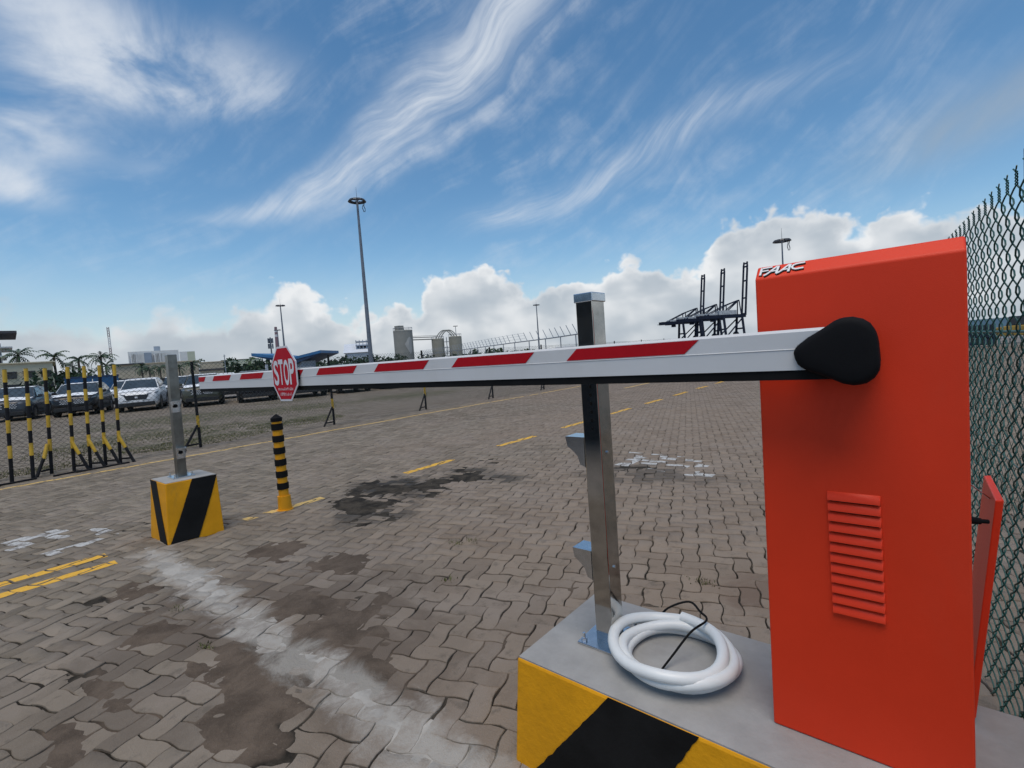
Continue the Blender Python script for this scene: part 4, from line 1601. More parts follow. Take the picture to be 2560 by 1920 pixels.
# long fence along the edge line
FX = -12.40
fl = root('chain_link_fence', (FX, 10, 0), 'long see-through wire fence on black A-frame posts along the edge line', 'fence')
V, Q = link_wires(-3.0, 44.0, 0.06, 1.88, 0.046, 0.0038, 0, lambda a, b, c: (FX + b + 0.03, a, c))
me = fast_mesh('wire_mesh', V - np.array([FX, 10, 0]), [Q], M['wire'])
o = link(D.objects.new('wire_mesh', me), fl)
tag(o, kind='stuff')
o_f = (FX, 10, 0)
for k in range(13):
    y = 3.82 + 3.27 * k
    m = MB(o_f)
    m.cyl((FX, y, 0.0), (FX, y, 1.92), 0.030, n=8)
    p = m.build('fence_post', M['post_k'], fl)
    m = MB(o_f)
    m.cyl((FX, y, 0.46), (FX, y, 0.72), 0.0325, n=8)
    m.build('yellow_band', M['post_y'], p)
    m = MB(o_f)
    m.cyl((FX + 0.10, y - 0.36, 0.0), (FX + 0.01, y - 0.02, 0.50), 0.026, n=6)
    m.cyl((FX + 0.08, y - 0.30, 0.09), (FX, y, 0.09), 0.018, n=6)
    m.build('brace', M['post_k'], p)
# the gate part on the left: posts banded in yellow and black
for (px_, py_, br) in ((-11.95, -0.25, 1), (-11.90, 0.45, 1), (-11.86, 0.80, 0), (-11.86, 1.06, 0), (-12.22, 1.34, -1), (-12.08, 1.63, 1), (-12.05, 1.86, 1), (-12.08, 2.09, 1), (-12.04, 2.31, 1)):
    m = MB(o_f)
    lean = 0.05
    X = lambda z: px_ - 0.02 * z
    Yy = lambda z: py_ + lean * z * 0.9
    m.cyl((X(0), Yy(0), 0), (X(1.93), Yy(1.93), 1.93), 0.027, n=10)
    p = m.build('striped_post', M['post_k'], fl)
    for k in range(4):
        a, b = 0.42 + 0.43 * k, 0.42 + 0.43 * k + 0.215
        m = MB(o_f)
        m.cyl((X(a), Yy(a), a), (X(b), Yy(b), b), 0.0290, n=10)
        m.build('yellow_band', M['post_y'], p)
    if br:
        s = br
        m = MB(o_f)
        m.cyl((px_ + 0.18, py_ + s * 0.20 - 0.02, 0.0), (px_ + 0.075, py_ + s * 0.085, 0.32), 0.026, n=8)
        m.cyl((px_ + 0.14, py_ + s * 0.14, 0.09), (px_, py_, 0.09), 0.018, n=6)
        b_ = m.build('brace', M['post_k'], p)
        m = MB(o_f)
        m.cyl((px_ + 0.08, py_ + s * 0.088, 0.30), (px_ + 0.01, py_ + s * 0.012, 0.55), 0.029, n=8)
        m.build('yellow_brace_top', M['post_y'], p)
m = MB(o_f)
for (ya, yb) in ((-0.3, 0.45), (0.5, 1.1), (1.3, 1.7), (1.6, 2.4)):
    m.cyl((-11.72, ya, 0.02), (-11.80, yb, 0.02), 0.016, n=6)
m.build('foot_rail', M['post_k'], fl)

# close green fence at the right
gA, gB = np.array([0.124, 3.70]), np.array([0.375, 0.40])
gd = (gB - gA) / np.linalg.norm(gB - gA)
gn = np.array([gd[1], -gd[0]])
gl = root('green_mesh_fence', (0.3, 2.6, 0), 'dark green plastic coated mesh fence with twisted wire tips behind the red cabinet', 'fence')
GF = lambda a, b, c: (gA[0] + gd[0] * a + gn[0] * b, gA[1] + gd[1] * a + gn[1] * b, c)
GL = np.linalg.norm(gB - gA)
V, Q = link_wires(0.0, GL, 0.05, 1.965, 0.0585, 0.0027, 0.0085, GF, nseg=6)
me = fast_mesh('wire_mesh', V - np.array([0.3, 2.6, 0]), [Q], M['pvc_green'])
me.polygons.foreach_set('use_smooth', np.ones(len(me.polygons), bool))
tag(link(D.objects.new('wire_mesh', me), gl), kind='stuff')
for i in range(int(GL / 0.117)):
    m = MB((0.3, 2.6, 0))
    yc = i * 0.117 + 0.08775
    for ph in (0, math.pi):
        pts = []
        for k in range(13):
            z = 1.962 + 0.042 * k / 12
            a = ph + k * 1.15
            pts.append(GF(yc + 0.0030 * math.cos(a), 0.0030 * math.sin(a), z))
        s = 1 if ph == 0 else -1
        pts.append(GF(yc + s * 0.010, 0.002, 2.011))
        pts.append(GF(yc + s * 0.022, 0.003, 2.018))
        m.tube(pts, 0.0022, 5)
    m.build('twisted_tip', M['pvc_green'], gl)
for a in (GL - 1.78,):
    m = MB((0.3, 2.6, 0))
    p0 = GF(a, -0.035, 0)
    m.cyl((p0[0], p0[1], 0), (p0[0], p0[1], 2.06), 0.026, n=14)
    m.build('fence_post', M['pvc_green'], gl, smooth=True)
m = MB((0.3, 2.6, 0))
m.tube([GF(0, -0.008, 1.06), GF(GL, -0.008, 1.06)], 0.0022, 5)
m.build('tension_wire', M['pvc_green'], gl)
# a second panel of the same fence a little behind
g2 = root('green_mesh_fence', (0.6, 4.0, 0), 'second run of green mesh fence seen through the first at the right edge', 'fence')
hA, hB = np.array([0.32, 6.5]), np.array([1.05, 1.6])
hd = (hB - hA) / np.linalg.norm(hB - hA)
HF = lambda a, b, c: (hA[0] + hd[0] * a, hA[1] + hd[1] * a + b, c)
V, Q = link_wires(0.0, float(np.linalg.norm(hB - hA)), 0.05, 1.45, 0.0585, 0.0024, 0.0, HF, nseg=3)
me = fast_mesh('wire_mesh', V - np.array([0.6, 4.0, 0]), [Q], M['pvc_green'])
tag(link(D.objects.new('wire_mesh', me), g2), kind='stuff')
m = MB((0.6, 4.0, 0))
m.tube([HF(0, 0.006, 1.46), HF(float(np.linalg.norm(hB - hA)), 0.006, 1.46)], 0.012, 6)
m.build('top_rail', M['pvc_green'], g2)

# ------------------------------------------------------------------ parked cars
def make_car(paint, grille_kind, film):
    """compact SUV, nose towards local +X, about 4.5 m long; returns the root with its parts"""
    r = root('parked_car', (0, 0, 0), 'x', 'car')
    st = [  # x, half width, z bottom, z top, crown
        (2.26, 0.55, 0.42, 0.62, 0.00), (2.22, 0.72, 0.34, 0.78, 0.01), (2.14, 0.82, 0.28, 0.90, 0.02), (1.95, 0.89, 0.25, 0.965, 0.035), (1.6, 0.92, 0.25, 1.01, 0.05),
        (1.2, 0.925, 0.25, 1.045, 0.055), (0.85, 0.925, 0.25, 1.075, 0.05), (0.2, 0.925, 0.25, 1.085, 0.02), (-0.8, 0.925, 0.25, 1.10, 0.02), (-1.6, 0.92, 0.26, 1.12, 0.02),
        (-2.0, 0.89, 0.29, 1.10, 0.02), (-2.18, 0.80, 0.36, 1.02, 0.01), (-2.24, 0.66, 0.44, 0.80, 0.0)]
    prof = lambda w, zb, zt, cr: [(0, zb), (w * 0.86, zb), (w, zb + 0.14), (w * 1.0, zb + (zt - zb) * 0.62), (w * 0.975, zt - 0.09), (w * 0.90, zt), (w * 0.5, zt + cr * 0.8), (0, zt + cr)]
    m = MB()
    vs, fs = [], []
    for (x, w, zb, zt, cr) in st:
        pr = prof(w, zb, zt, cr)
        ring = [(x, y, z) for y, z in pr] + [(x, -y, z) for y, z in pr[-2:0:-1]]
        vs += ring
    n = 14
    for i in range(len(st) - 1):
        for j in range(n):
            fs.append((i * n + j, i * n + (j + 1) % n, (i + 1) * n + (j + 1) % n, (i + 1) * n + j))
    fs += [tuple(range(n - 1, -1, -1)), tuple(range((len(st) - 1) * n, len(st) * n))]
    m.add(vs, fs)
    # cabin shell
    A = [(0.95, 0.84, 1.075), (0.18, 0.66, 1.585), (-0.75, 0.67, 1.63), (-1.75, 0.64, 1.57), (-2.12, 0.80, 1.09)]
    lo = [(0.95, 0.85), (0.18, 0.88), (-0.75, 0.88), (-1.75, 0.87), (-2.12, 0.80)]
    for i in range(4):
        (xa, ya, za), (xb, yb, zb) = A[i], A[i + 1]
        (xla, yla), (xlb, ylb) = lo[i], lo[i + 1]
        if i in (1, 2):
            q = lambda s: [(xa, s * ya, za), (xb, s * yb, zb), (xlb, s * ylb, 1.085), (xla, s * yla, 1.085)]
            m.add(q(1), [(0, 1, 2, 3)]).add(q(-1), [(3, 2, 1, 0)])
            m.add([(xa, ya, za), (xa, -ya, za), (xb, -yb, zb), (xb, yb, zb)], [(0, 1, 2, 3)])
        elif i == 0:
            m.add([(xa, ya, za), (xb, yb, zb), (xlb, ylb, 1.085)], [(0, 1, 2)]).add([(xa, -ya, za), (xb, -yb, zb), (xlb, -ylb, 1.085)], [(2, 1, 0)])
            m.add([(xa, ya, za), (xa, -ya, za), (xb, -yb, zb), (xb, yb, zb)], [(0, 1, 2, 3)])
        else:
            m.add([(xb, yb, zb), (xa, ya, za), (xla, yla, 1.085)], [(0, 1, 2)]).add([(xb, -yb, zb), (xa, -ya, za), (xla, -yla, 1.085)], [(2, 1, 0)])
            m.add([(xa, ya, za), (xa, -ya, za), (xb, -yb, zb), (xb, yb, zb)], [(0, 1, 2, 3)])
    body = m.build('body', M[paint], r, bevel=0.0, smooth=True, angle=38)
    # glass, a few mm proud of the shell
    def lerp(p, q, t):
        return tuple(a * (1 - t) + b * t for a, b in zip(p, q))
    m = MB()
    e = 0.010
    a, b = (0.95, 0.80, 1.075), (0.18, 0.62, 1.585)
    pa, pb = lerp(a, b, 0.04), lerp(a, b, 0.93)
    off = np.array([0.55, 0, 0.83]) * e
    sft = lambda p: tuple(np.array(p) + off)
    m.add([sft(pa), sft((pa[0], -pa[1], pa[2])), sft((pb[0], -pb[1], pb[2])), sft(pb)], [(0, 1, 2, 3)])
    m.build('windscreen', M['carglass'], r)
    for s in (1, -1):
        for (qa, qb, qc, qd) in (((0.62, 1.12), (-0.50, 1.13), (-0.50, 1.55), (0.16, 1.53)), ((-0.58, 1.13), (-1.42, 1.15), (-1.36, 1.52), (-0.58, 1.55)),
                                 ((-1.50, 1.16), (-1.95, 1.20), (-1.72, 1.46), (-1.43, 1.51))):
            m = MB()
            def yy(x, z):
                t = (z - 1.085) / 0.50
                return s * (0.885 * (1 - t) + 0.665 * t + 0.008 - (0.03 if x > 0.4 and t < 0.3 else 0) * 0)
            m.add([(x, yy(x, z), z) for x, z in (qa, qb, qc, qd)], [(0, 1, 2, 3)])
            m.build('side_window', M['carglass'], r)
        m = MB()
        m.box(0.52, 0.70, min(s * 0.93, s * 1.10), max(s * 0.93, s * 1.10), 1.08, 1.21)
        m.box(0.58, 0.64, min(s * 0.85, s * 0.95), max(s * 0.85, s * 0.95), 1.09, 1.13)
        m.build('mirror', M[paint if film != 'none' else 'trim'], r, bevel=0.02)
        # head lamp: a thin strip wrapping the corner
        m = MB()
        hp = [(2.205, 0.44, 0.815), (2.150, 0.74, 0.835), (1.98, 0.905, 0.875)]
        h2 = [(2.185, 0.44, 0.875), (2.120, 0.74, 0.905), (1.97, 0.895, 0.935)]
        vs = [(x + 0.012, s * (y + 0.006), z) for x, y, z in hp] + [(x + 0.012, s * (y + 0.004), z) for x, y, z in h2]
        m.add(vs, [(0, 1, 4, 3), (1, 2, 5, 4)] if s > 0 else [(3, 4, 1, 0), (4, 5, 2, 1)])
        m.build('headlight', M['lens'], r)
        # wheels
        for xw in (1.36, -1.36):
            m = MB()
            m.cyl((xw, s * 0.70, 0.345), (xw, s * 0.928, 0.345), 0.345, n=20)
            w = m.build('wheel', M['tyre'], r, smooth=True)
            m = MB()
            m.cyl((xw, s * 0.925, 0.345), (xw, s * 0.936, 0.345), 0.225, 0.20, n=20)
            m.build('rim', M['rim'], w)
            m = MB()
            P = []
            for k in range(13):
                an = math.pi * k / 12
                P.append((xw + 0.40 * math.cos(an), s * 0.920, 0.345 + 0.40 * math.sin(an)))
            m.tube(P, 0.032, 5)
            m.build('arch_trim', M['trim'], r)
    m = MB()
    m.box(-1.0, 1.0, -0.935, 0.935, 0.24, 0.36)
    m.box(2.00, 2.275, -0.74, 0.74, 0.27, 0.46)
    m.box(-2.27, -2.05, -0.7, 0.7, 0.30, 0.50)
    m.build('lower_trim', M['trim'], r, bevel=0.02)
    gx = 2.262
    m = MB()
    zt, zb2 = (0.86, 0.60) if grille_kind != 'plain' else (0.82, 0.58)
    m.hexa([(gx - 0.09, -0.40, zb2), (gx + 0.008, -0.40, zb2), (gx + 0.008, 0.40, zb2), (gx - 0.09, 0.40, zb2)],
           [(gx - 0.13, -0.52, zt), (gx - 0.034, -0.52, zt), (gx - 0.034, 0.52, zt), (gx - 0.13, 0.52, zt)])
    gr = m.build('grille', M['trim'], r)
    if grille_kind == 'dots':
        m = MB()
        for rr in range(4):
            for cc in range(10):
                y = -0.45 + cc * 0.096 + (0.048 if rr % 2 else 0)
                if abs(y) > 0.47 or abs(y) < 0.06:
                    continue
                z = 0.625 + rr * 0.058
                x = gx + 0.014 - (z - 0.60) / 0.26 * 0.042
                m.box(x - 0.006, x + 0.008, y - 0.034, y + 0.030, z, z + 0.028)
        m.build('bright_bars', M['chrome'], gr)
        gr.children[-1]['kind'] = 'stuff'
    elif grille_kind == 'plain':
        m = MB()
        m.box(gx + 0.0, gx + 0.014, -0.06, 0.06, 0.66, 0.74)
        m.build('badge', M['chrome'], gr, bevel=0.01)
    m = MB()
    m.box(2.262, 2.284, -0.26, 0.26, 0.475, 0.575)
    m.build('plate_holder', M[paint], r)
    if film != 'none':
        m = MB()
        fx = [(1.98, 0.78, 0.972), (1.6, 0.82, 1.018), (1.2, 0.825, 1.052), (0.98, 0.82, 1.082)]
        for i in range(3):
            (xa, ya, za), (xb, yb, zb) = fx[i], fx[i + 1]
            ca, cb = (0.040, 0.055, 0.06, 0.055)[i], (0.040, 0.055, 0.06, 0.055)[i + 1]
            m.add([(xa, ya, za + 0.012), (xa, 0, za + ca + 0.012), (xa, -ya, za + 0.012), (xb, -yb, zb + 0.012), (xb, 0, zb + cb + 0.012), (xb, yb, zb + 0.012)], [(0, 1, 4, 5), (1, 2, 3, 4)])
        m.build('bonnet_film', M['film'], r)
        m = MB()
        for (xa, ya, za), (xb, yb, zb) in (((0.16, 0.645, 1.598), (-0.75, 0.655, 1.642)), ((-0.75, 0.655, 1.642), (-1.72, 0.625, 1.586))):
            m.add([(xa, ya, za), (xa, -ya, za), (xb, -yb, zb), (xb, yb, zb)], [(0, 1, 2, 3)])
        m.build('roof_film', M['film'], r)
    return r


CAR_DIR = np.array([0.50, 0.866])
CAR_N = np.array([0.866, -0.50])
C0 = np.array([-34.0, 5.0])
GRP = 'cars parked in rows behind the fence'
front = [  # distance along the row of the nose centre, paint, grille, film, label
    (-2.75, 'car_grey', 'dots', 'film', 'blue grey sport utility car at the near end of the row behind the striped posts'),
    (0.15, 'car_black', 'dots', 'film', 'black sport utility car with chequered grille and white film on its bonnet'),
    (3.00, 'car_white', 'plain', 'film', 'white sport utility car with plain black grille beside the thin steel post'),
    (5.85, 'car_olive', 'dots', 'film', 'olive green sport utility car with chequered grille under the boom tip'),
    (8.60, 'car_navy', 'plain', 'none', 'dark car without white film, directly behind the stop sign side of the boom'),
    (11.30, 'car_black', 'plain', 'none', 'dark car just right of the stop sign, half hidden by the boom'),
    (14.1, 'car_navy', 'plain', 'tape', 'dark car with white tape patches on its bumper below the boom'),
    (16.9, 'car_black', 'plain', 'none', 'dark car second from the far end of the front row'),
    (19.7, 'car_navy', 'plain', 'none', 'last dark car at the far end of the front row')]
protos = {}
heading = math.atan2(CAR_N[1], CAR_N[0])
NOSE = [(-36.0, 2.5), (-34.3, 4.95), (-32.05, 7.2), (-30.0, 9.65), (-28.1, 11.75), (-26.75, 14.0), (-26.0, 16.5), (-25.3, 19.0), (-24.6, 21.5)]
for (t, paint, gk, film, label), nose in zip(front, NOSE):
    key = (paint, gk, film)
    if key in protos:
        r = copy_tree(protos[key])
    else:
        r = make_car(paint, gk, 'film' if film == 'film' else 'none')
        if film == 'tape':
            m = MB()
            for (ya, yb, za, zb) in ((-0.80, -0.62, 0.50, 0.78), (0.28, 0.62, 0.56, 0.70), (0.52, 0.62, 0.44, 0.58)):
                m.box(2.20, 2.292, ya, yb, za, zb)
            m.build('white_tape', M['film'], r)
        protos[key] = r
    c = np.array(nose) - np.array([0.945, -0.326]) * 2.26
    r.location = (c[0], c[1], 0)
    r.rotation_euler = (0, 0, heading + R_(11) + rng.normal(0, 0.012))
    r.scale = (1.05, 1.05, 1.08)
    tag(r, label, 'car', GRP)
rear_l = [(-4.0, 'car_white', 'white car in the second row, its roof showing above the blue grey car'),
          (-1.15, 'car_silver', 'silver car in the second row between the grey and black cars'),
          (1.70, 'car_silver', 'silver car in the second row between the black and white cars'),
          (4.5, 'car_black', 'dark car with film covered roof in the second row behind the thin steel post'),
          (7.3, 'car_white', 'white car in the second row just above the boom tip')]
for (t, paint, label) in rear_l:
    key = (paint, 'plain', 'film')
    if key in protos:
        r = copy_tree(protos[key])
    else:
        r = make_car(paint, 'plain', 'film')
        protos[key] = r
    c = C0 + CAR_DIR * (t - 0.35) - np.array([0.945, -0.326]) * 8.0
    r.location = (c[0], c[1], 0)
    r.rotation_euler = (0, 0, heading + R_(11) + rng.normal(0, 0.012))
    r.scale = (1.05, 1.05, 1.08)
    tag(r, label, 'car', GRP)


# ------------------------------------------------------------------ plants
def leaf_cloud(mb, c, rad, n, size, squash=0.8, seed=0):
    g = np.random.default_rng(seed)
    lobes = [(np.array(c) + g.normal(0, 1, 3) * np.array([rad * 0.48, rad * 0.48, rad * 0.34 * squash]), rad * g.uniform(0.30, 0.55)) for _ in range(11)]
    for k in range(n):
        lc, lr = lobes[g.integers(len(lobes))]
        d = g.normal(0, 1, 3)
        d /= np.linalg.norm(d)
        p = lc + d * lr * g.uniform(0.55, 1.05) ** 0.5 * np.array([1, 1, squash])
        u = g.normal(0, 1, 3)
        u /= np.linalg.norm(u)
        w = np.cross(u, g.normal(0, 1, 3))
        w /= np.linalg.norm(w)
        s = size * g.uniform(0.6, 1.4)
        mb.add([p - u * s, p + w * s * 0.5, p + u * s, p - w * s * 0.5], [(0, 1, 2, 3)])


def tree(name, p, h, rad, label, material, seed, group, n=420, cat='tree', squash=0.8, low=0.2):
    r = root(name, tuple(p), label, cat, group)
    m = MB(p)
    top = np.array(p) + np.array([0, 0, h - rad * 0.9])
    m.cyl(p, top, 0.05 * h * 0.5, 0.02 * h * 0.5, n=7)
    g = np.random.default_rng(seed + 50)
    for k in range(4):
        a = g.uniform(0, 6.28)
        b = top - np.array([0, 0, rad * g.uniform(0.1, 0.6)])
        m.cyl(b, b + np.array([math.cos(a), math.sin(a), 0.9]) * rad * 0.55, 0.012 * h, 0.004 * h, n=5)
    m.build('trunk', M['trunk'], r)
    m = MB(p)
    leaf_cloud(m, np.array(p) + np.array([0, 0, max(h - rad * squash * 1.05, rad * low)]), rad, n, rad * 0.16, squash, seed)
    m.build('crown', M[material], r)
    return r


def bush(p, h, wdt, label, material, seed, group, n=300, name='bush'):
    m = MB(p)
    leaf_cloud(m, np.array(p) + np.array([0, 0, h * 0.45]), wdt, n, wdt * 0.10, h / wdt * 0.75, seed)
    o = m.build(name, M[material], None, loc=tuple(p))
    return tag(o, label, 'bush', group)


def palm(p, h, fr, label, seed, group='palms in front of the cream buildings'):
    g = np.random.default_rng(seed)
    r = root('palm_tree', tuple(p), label, 'palm tree', group)
    m = MB(p)
    P = [np.array(p) + np.array([0.02 * h * math.sin(k * 0.5 + seed), 0.02 * h * math.cos(k * 0.6), h * k / 6]) for k in range(7)]
    m.tube(P, 0.020 * h + 0.03, 7)
    m.build('trunk', M['trunk'], r)
    top = P[-1]
    m = MB(p)
    nf = 18
    for k in range(nf):
        a = 2 * math.pi * k / nf + g.uniform(-0.2, 0.2)
        el0 = g.uniform(-0.25, 1.3)
        L = fr * g.uniform(0.8, 1.1)
        d = np.array([math.cos(a), math.sin(a), 0])
        side = np.array([-math.sin(a), math.cos(a), 0])
        prev = np.array(top)
        ang = el0
        for q in range(8):
            ang -= 0.13 + 0.02 * q
            nxt = prev + (d * math.cos(ang) + np.array([0, 0, 1]) * math.sin(ang)) * L / 8
            ll = L * 0.20 * math.sin(math.pi * (q + 1.2) / 9.5)
            for s in (1, -1):
                tip = (prev + nxt) / 2 + side * s * ll * 0.8 - np.array([0, 0, ll * 0.55]) + (nxt - prev) * 0.6
                m.add([prev, nxt, tip], [(0, 1, 2)])
            prev = nxt
    m.build('fronds', M['palm'], r)
    return r


# ------------------------------------------------------------------ buildings beyond the yard
def wall_building(name, pxa, da, pxb, db, z1, depth, material, label, cat='building', z0=0.0):
    """box whose front wall runs between two bearings"""
    ba, bb = bearing(pxa), bearing(pxb)
    if pxa + pxb < 2560:
        da = db / float(ba.dot(bb))
    else:
        db = da / float(ba.dot(bb))
    a, b = far(pxa, da), far(pxb, db)
    d = (b - a) / np.linalg.norm(b - a)
    n = np.array([-d[1], d[0], 0])
    if n.dot(a) < 0:
        n = -n
    c = (a + b) / 2
    r = root(name, (c[0], c[1], 0), label, cat)
    L = np.linalg.norm(b - a)
    fr = lambda u, t, z: tuple(a + d * u + n * t + np.array([0, 0, z]))      # u along the wall, t away from us
    m = MB((c[0], c[1], 0))
    m.hexa([fr(0, 0, z0), fr(L, 0, z0), fr(L, depth, z0), fr(0, depth, z0)], [fr(0, 0, z1), fr(L, 0, z1), fr(L, depth, z1), fr(0, depth, z1)])
    m.build('wall', M[material], r)
    return r, fr, L, (c[0], c[1], 0)


def slab(r, fr, o, name, material, u0, u1, t0, t1, z0, z1, parent=None):
    m = MB(o)
    m.hexa([fr(u0, t0, z0), fr(u1, t0, z0), fr(u1, t1, z0), fr(u0, t1, z0)], [fr(u0, t0, z1), fr(u1, t0, z1), fr(u1, t1, z1), fr(u0, t1, z1)])
    return m.build(name, M[material], parent or r)


def window(r, fr, o, u0, u1, z0, z1, glass='glassdark', frame='roofdark', t=0.0, mull=2):
    fw = (u1 - u0) * 0.04
    m = MB(o)
    for (a, b, c, d) in ((u0 - fw, u1 + fw, z1, z1 + fw), (u0 - fw, u1 + fw, z0 - fw, z0), (u0 - fw, u0, z0, z1), (u1, u1 + fw, z0, z1)):
        m.hexa([fr(a, t - 0.10, c), fr(b, t - 0.10, c), fr(b, t - 0.002, c), fr(a, t - 0.002, c)], [fr(a, t - 0.10, d), fr(b, t - 0.10, d), fr(b, t - 0.002, d), fr(a, t - 0.002, d)])
    for k in range(1, mull):
        x = u0 + (u1 - u0) * k / mull
        m.hexa([fr(x - fw / 2, t - 0.06, z0), fr(x + fw / 2, t - 0.06, z0), fr(x + fw / 2, t - 0.05, z0), fr(x - fw / 2, t - 0.05, z0)],
               [fr(x - fw / 2, t - 0.06, z1), fr(x + fw / 2, t - 0.06, z1), fr(x + fw / 2, t - 0.05, z1), fr(x - fw / 2, t - 0.05, z1)])
    w = m.build('window', M[frame], r)
    slab(r, fr, o, 'pane', glass, u0, u1, t - 0.045, t - 0.03, z0, z1, parent=w)


# cream building at the left
zt = height(70, 908, 75)
r, fr, L, o = wall_building('cream_building', -110, 78, 139, 75, zt, 14, 'cream', 'long cream two storey building with dark windows behind the striped posts')
slab(r, fr, o, 'roof', 'cream', -0.25, L + 0.25, -0.25, 14.2, zt, zt + 0.12)
pxu = lambda px: float(np.clip((px + 110) / 249.0, 0, 1)) ** 1.0 * L
for (xa, xb) in ((-95, -70), (-45, -18), (10, 40), (60, 87), (106, 131)):
    window(r, fr, o, pxu(xa), pxu(xb), height(70, 944, 75), height(70, 931, 75), mull=3)
    window(r, fr, o, pxu(xa + 4), pxu(xb + 4), height(70, 972, 75), height(70, 960, 75), mull=3)
    slab(r, fr, o, 'sunshade', 'roofdark', pxu(xa - 3), pxu(xb + 3), -0.5, -0.003, height(70, 930, 75), height(70, 930, 75) + 0.10)

# tall block with roof canopies at the left edge
D1 = 150
r, fr, L, o = wall_building('office_block', -160, 155, 17, D1, height(0, 858, D1), 16, 'officewhite', 'tall pale block with stacked flat roof canopies at the left edge')
slab(r, fr, o, 'roof_canopy', 'roofdark', -2, L + 2.6, -3, 16, height(10, 836, D1), height(10, 830, D1))
slab(r, fr, o, 'roof', 'officewhite', -1, L + 1.7, -2, 16, height(10, 871, D1), height(10, 868, D1))
slab(r, fr, o, 'balcony_slab', 'officewhite', -1, L + 0.7, -1.6, 16, height(10, 893, D1), height(10, 890, D1))
for u in (L - 0.8, L - 9, L - 18):
    slab(r, fr, o, 'column', 'officewhite', u, u + 0.5, -1.5, -1.0, height(10, 868, D1), height(10, 836, D1))
for (ya, yb) in ((884, 876), (906, 898)):
    for k in range(3):
        window(r, fr, o, L - 8.5 * (k + 1) + 0.8, L - 8.5 * k - 0.5, height(10, ya, D1), height(10, yb, D1), glass='pale_glass')

# long beige hall and its right-hand wing
D2 = 110
zt = height(400, 908, D2)
r, fr, L, o = wall_building('beige_hall', 283, 111, 500, 109, zt, 8, 'beige', 'long low beige hall behind the palms and the white car')
slab(r, fr, o, 'roof', 'roofdark', -0.3, L * 0.36, -0.4, 8, zt, zt + 0.22)
slab(r, fr, o, 'parapet', 'beige', L * 0.361, L + 0.2, -0.2, 8, zt, zt + 0.15)
for k in range(7):
    window(r, fr, o, L * (0.06 + 0.13 * k), L * (0.06 + 0.13 * k) + 3.0, 0.6, 1.9, mull=3)
r, fr, L, o = wall_building('beige_wall_block', 502, 101, 561, 100.6, height(530, 905, 100), 4, 'beige', 'small blank beige block right of the palms above the boom tip')
slab(r, fr, o, 'roof', 'roofdark', -0.2, L + 0.2, -0.2, -0.01, height(530, 923, 100) - 0.2, height(530, 923, 100) + 0.1)
slab(r, fr, o, 'roof_cap', 'beige', -0.1, L + 0.1, -0.1, 4.1, height(530, 905, 100), height(530, 905, 100) + 0.1)

# white office building far behind
D3 = 220
zt = height(400, 877, D3)
r, fr, L, o = wall_building('white_office', 328, 222, 454, 218, zt, 14, 'officewhite', 'distant white office building with vertical blue grey fins')
zl = 0.0
for (a, b) in ((0.0, 0.30), (0.46, 0.76)):
    slab(r, fr, o, 'glazing', 'bluegrey', L * a + 0.4, L * b, -0.25, -0.004, 2.0, zt - 1.6)
    for k in range(9 if a == 0 else 9):
        u = L * a + 0.6 + (L * (b - a) - 0.8) * k / 9
        slab(r, fr, o, 'fin', 'officewhite', u, u + 0.7, -0.7, -0.26, 1.8, zt - 1.0)
slab(r, fr, o, 'stair_tower', 'bluegrey', L * 0.31, L * 0.45, -1.2, -0.004, 0, zt - 0.6)
m = MB(o)
pc = fr(L * 0.395, -1.25, zt - 6.5)
dv = np.array(fr(0, -1, 0)) - np.array(fr(0, 0, 0))
m.cyl(np.array(pc), np.array(pc) + dv * 0.15, 1.5, n=20)
m.build('emblem_disc', M['bluegrey'], r)
slab(r, fr, o, 'roof_plant', 'bluegrey', L * 0.50, L * 0.62, 4, 10, zt, zt + 1.8)
r, fr, L, o = wall_building('white_annex', 456, 203, 494, 202.6, height(475, 878, 202), 8, 'officewhite', 'white and lime annex with small square windows right of the white office')
slab(r, fr, o, 'lime_panel', 'limewash', L * 0.50, L * 0.995, -0.06, -0.004, 0, height(475, 878, 202) - 0.1)
zt = height(475, 878, 202)
for (u, t) in ((0.28, 0.0), (0.80, -0.065)):
    for z in (zt - 6.2, zt - 10.3):
        window(r, fr, o, L * u - 0.8, L * u + 0.8, z, z + 1.7, t=t, mull=1)

# blue freight container row behind the cars
D4 = 62
for (xa, xb, lb) in ((163, 232, 'first long blue container behind the second row of cars'), (234, 298, 'second long blue container, nearest the beige hall'),):
    r, fr, L, o = wall_building('freight_container', xa, D4, xb, D4 - 0.5, height(220, 944, D4), 2.4, 'blue', lb, 'container')
    r['group'] = 'blue containers behind the cars'
    z_ = height(220, 944, D4)
    slab(r, fr, o, 'top_rail', 'bluedark', -0.05, L + 0.05, -0.06, 2.46, z_ - 0.02, z_ + 0.14)
    for k in range(22):
        slab(r, fr, o, 'corrugation', 'blue', L * (k + 0.2) / 22, L * (k + 0.7) / 22, -0.04, -0.002, 0.2, z_ - 0.05)
r, fr, L, o = wall_building('grey_container', 300, 66, 352, 64, height(325, 949, 65), 2.4, 'shed', 'pale grey container right of the blue containers', 'container')
slab(r, fr, o, 'top_rail', 'roofdark', -0.05, L + 0.05, -0.06, 2.46, height(325, 949, 65), height(325, 949, 65) + 0.12)

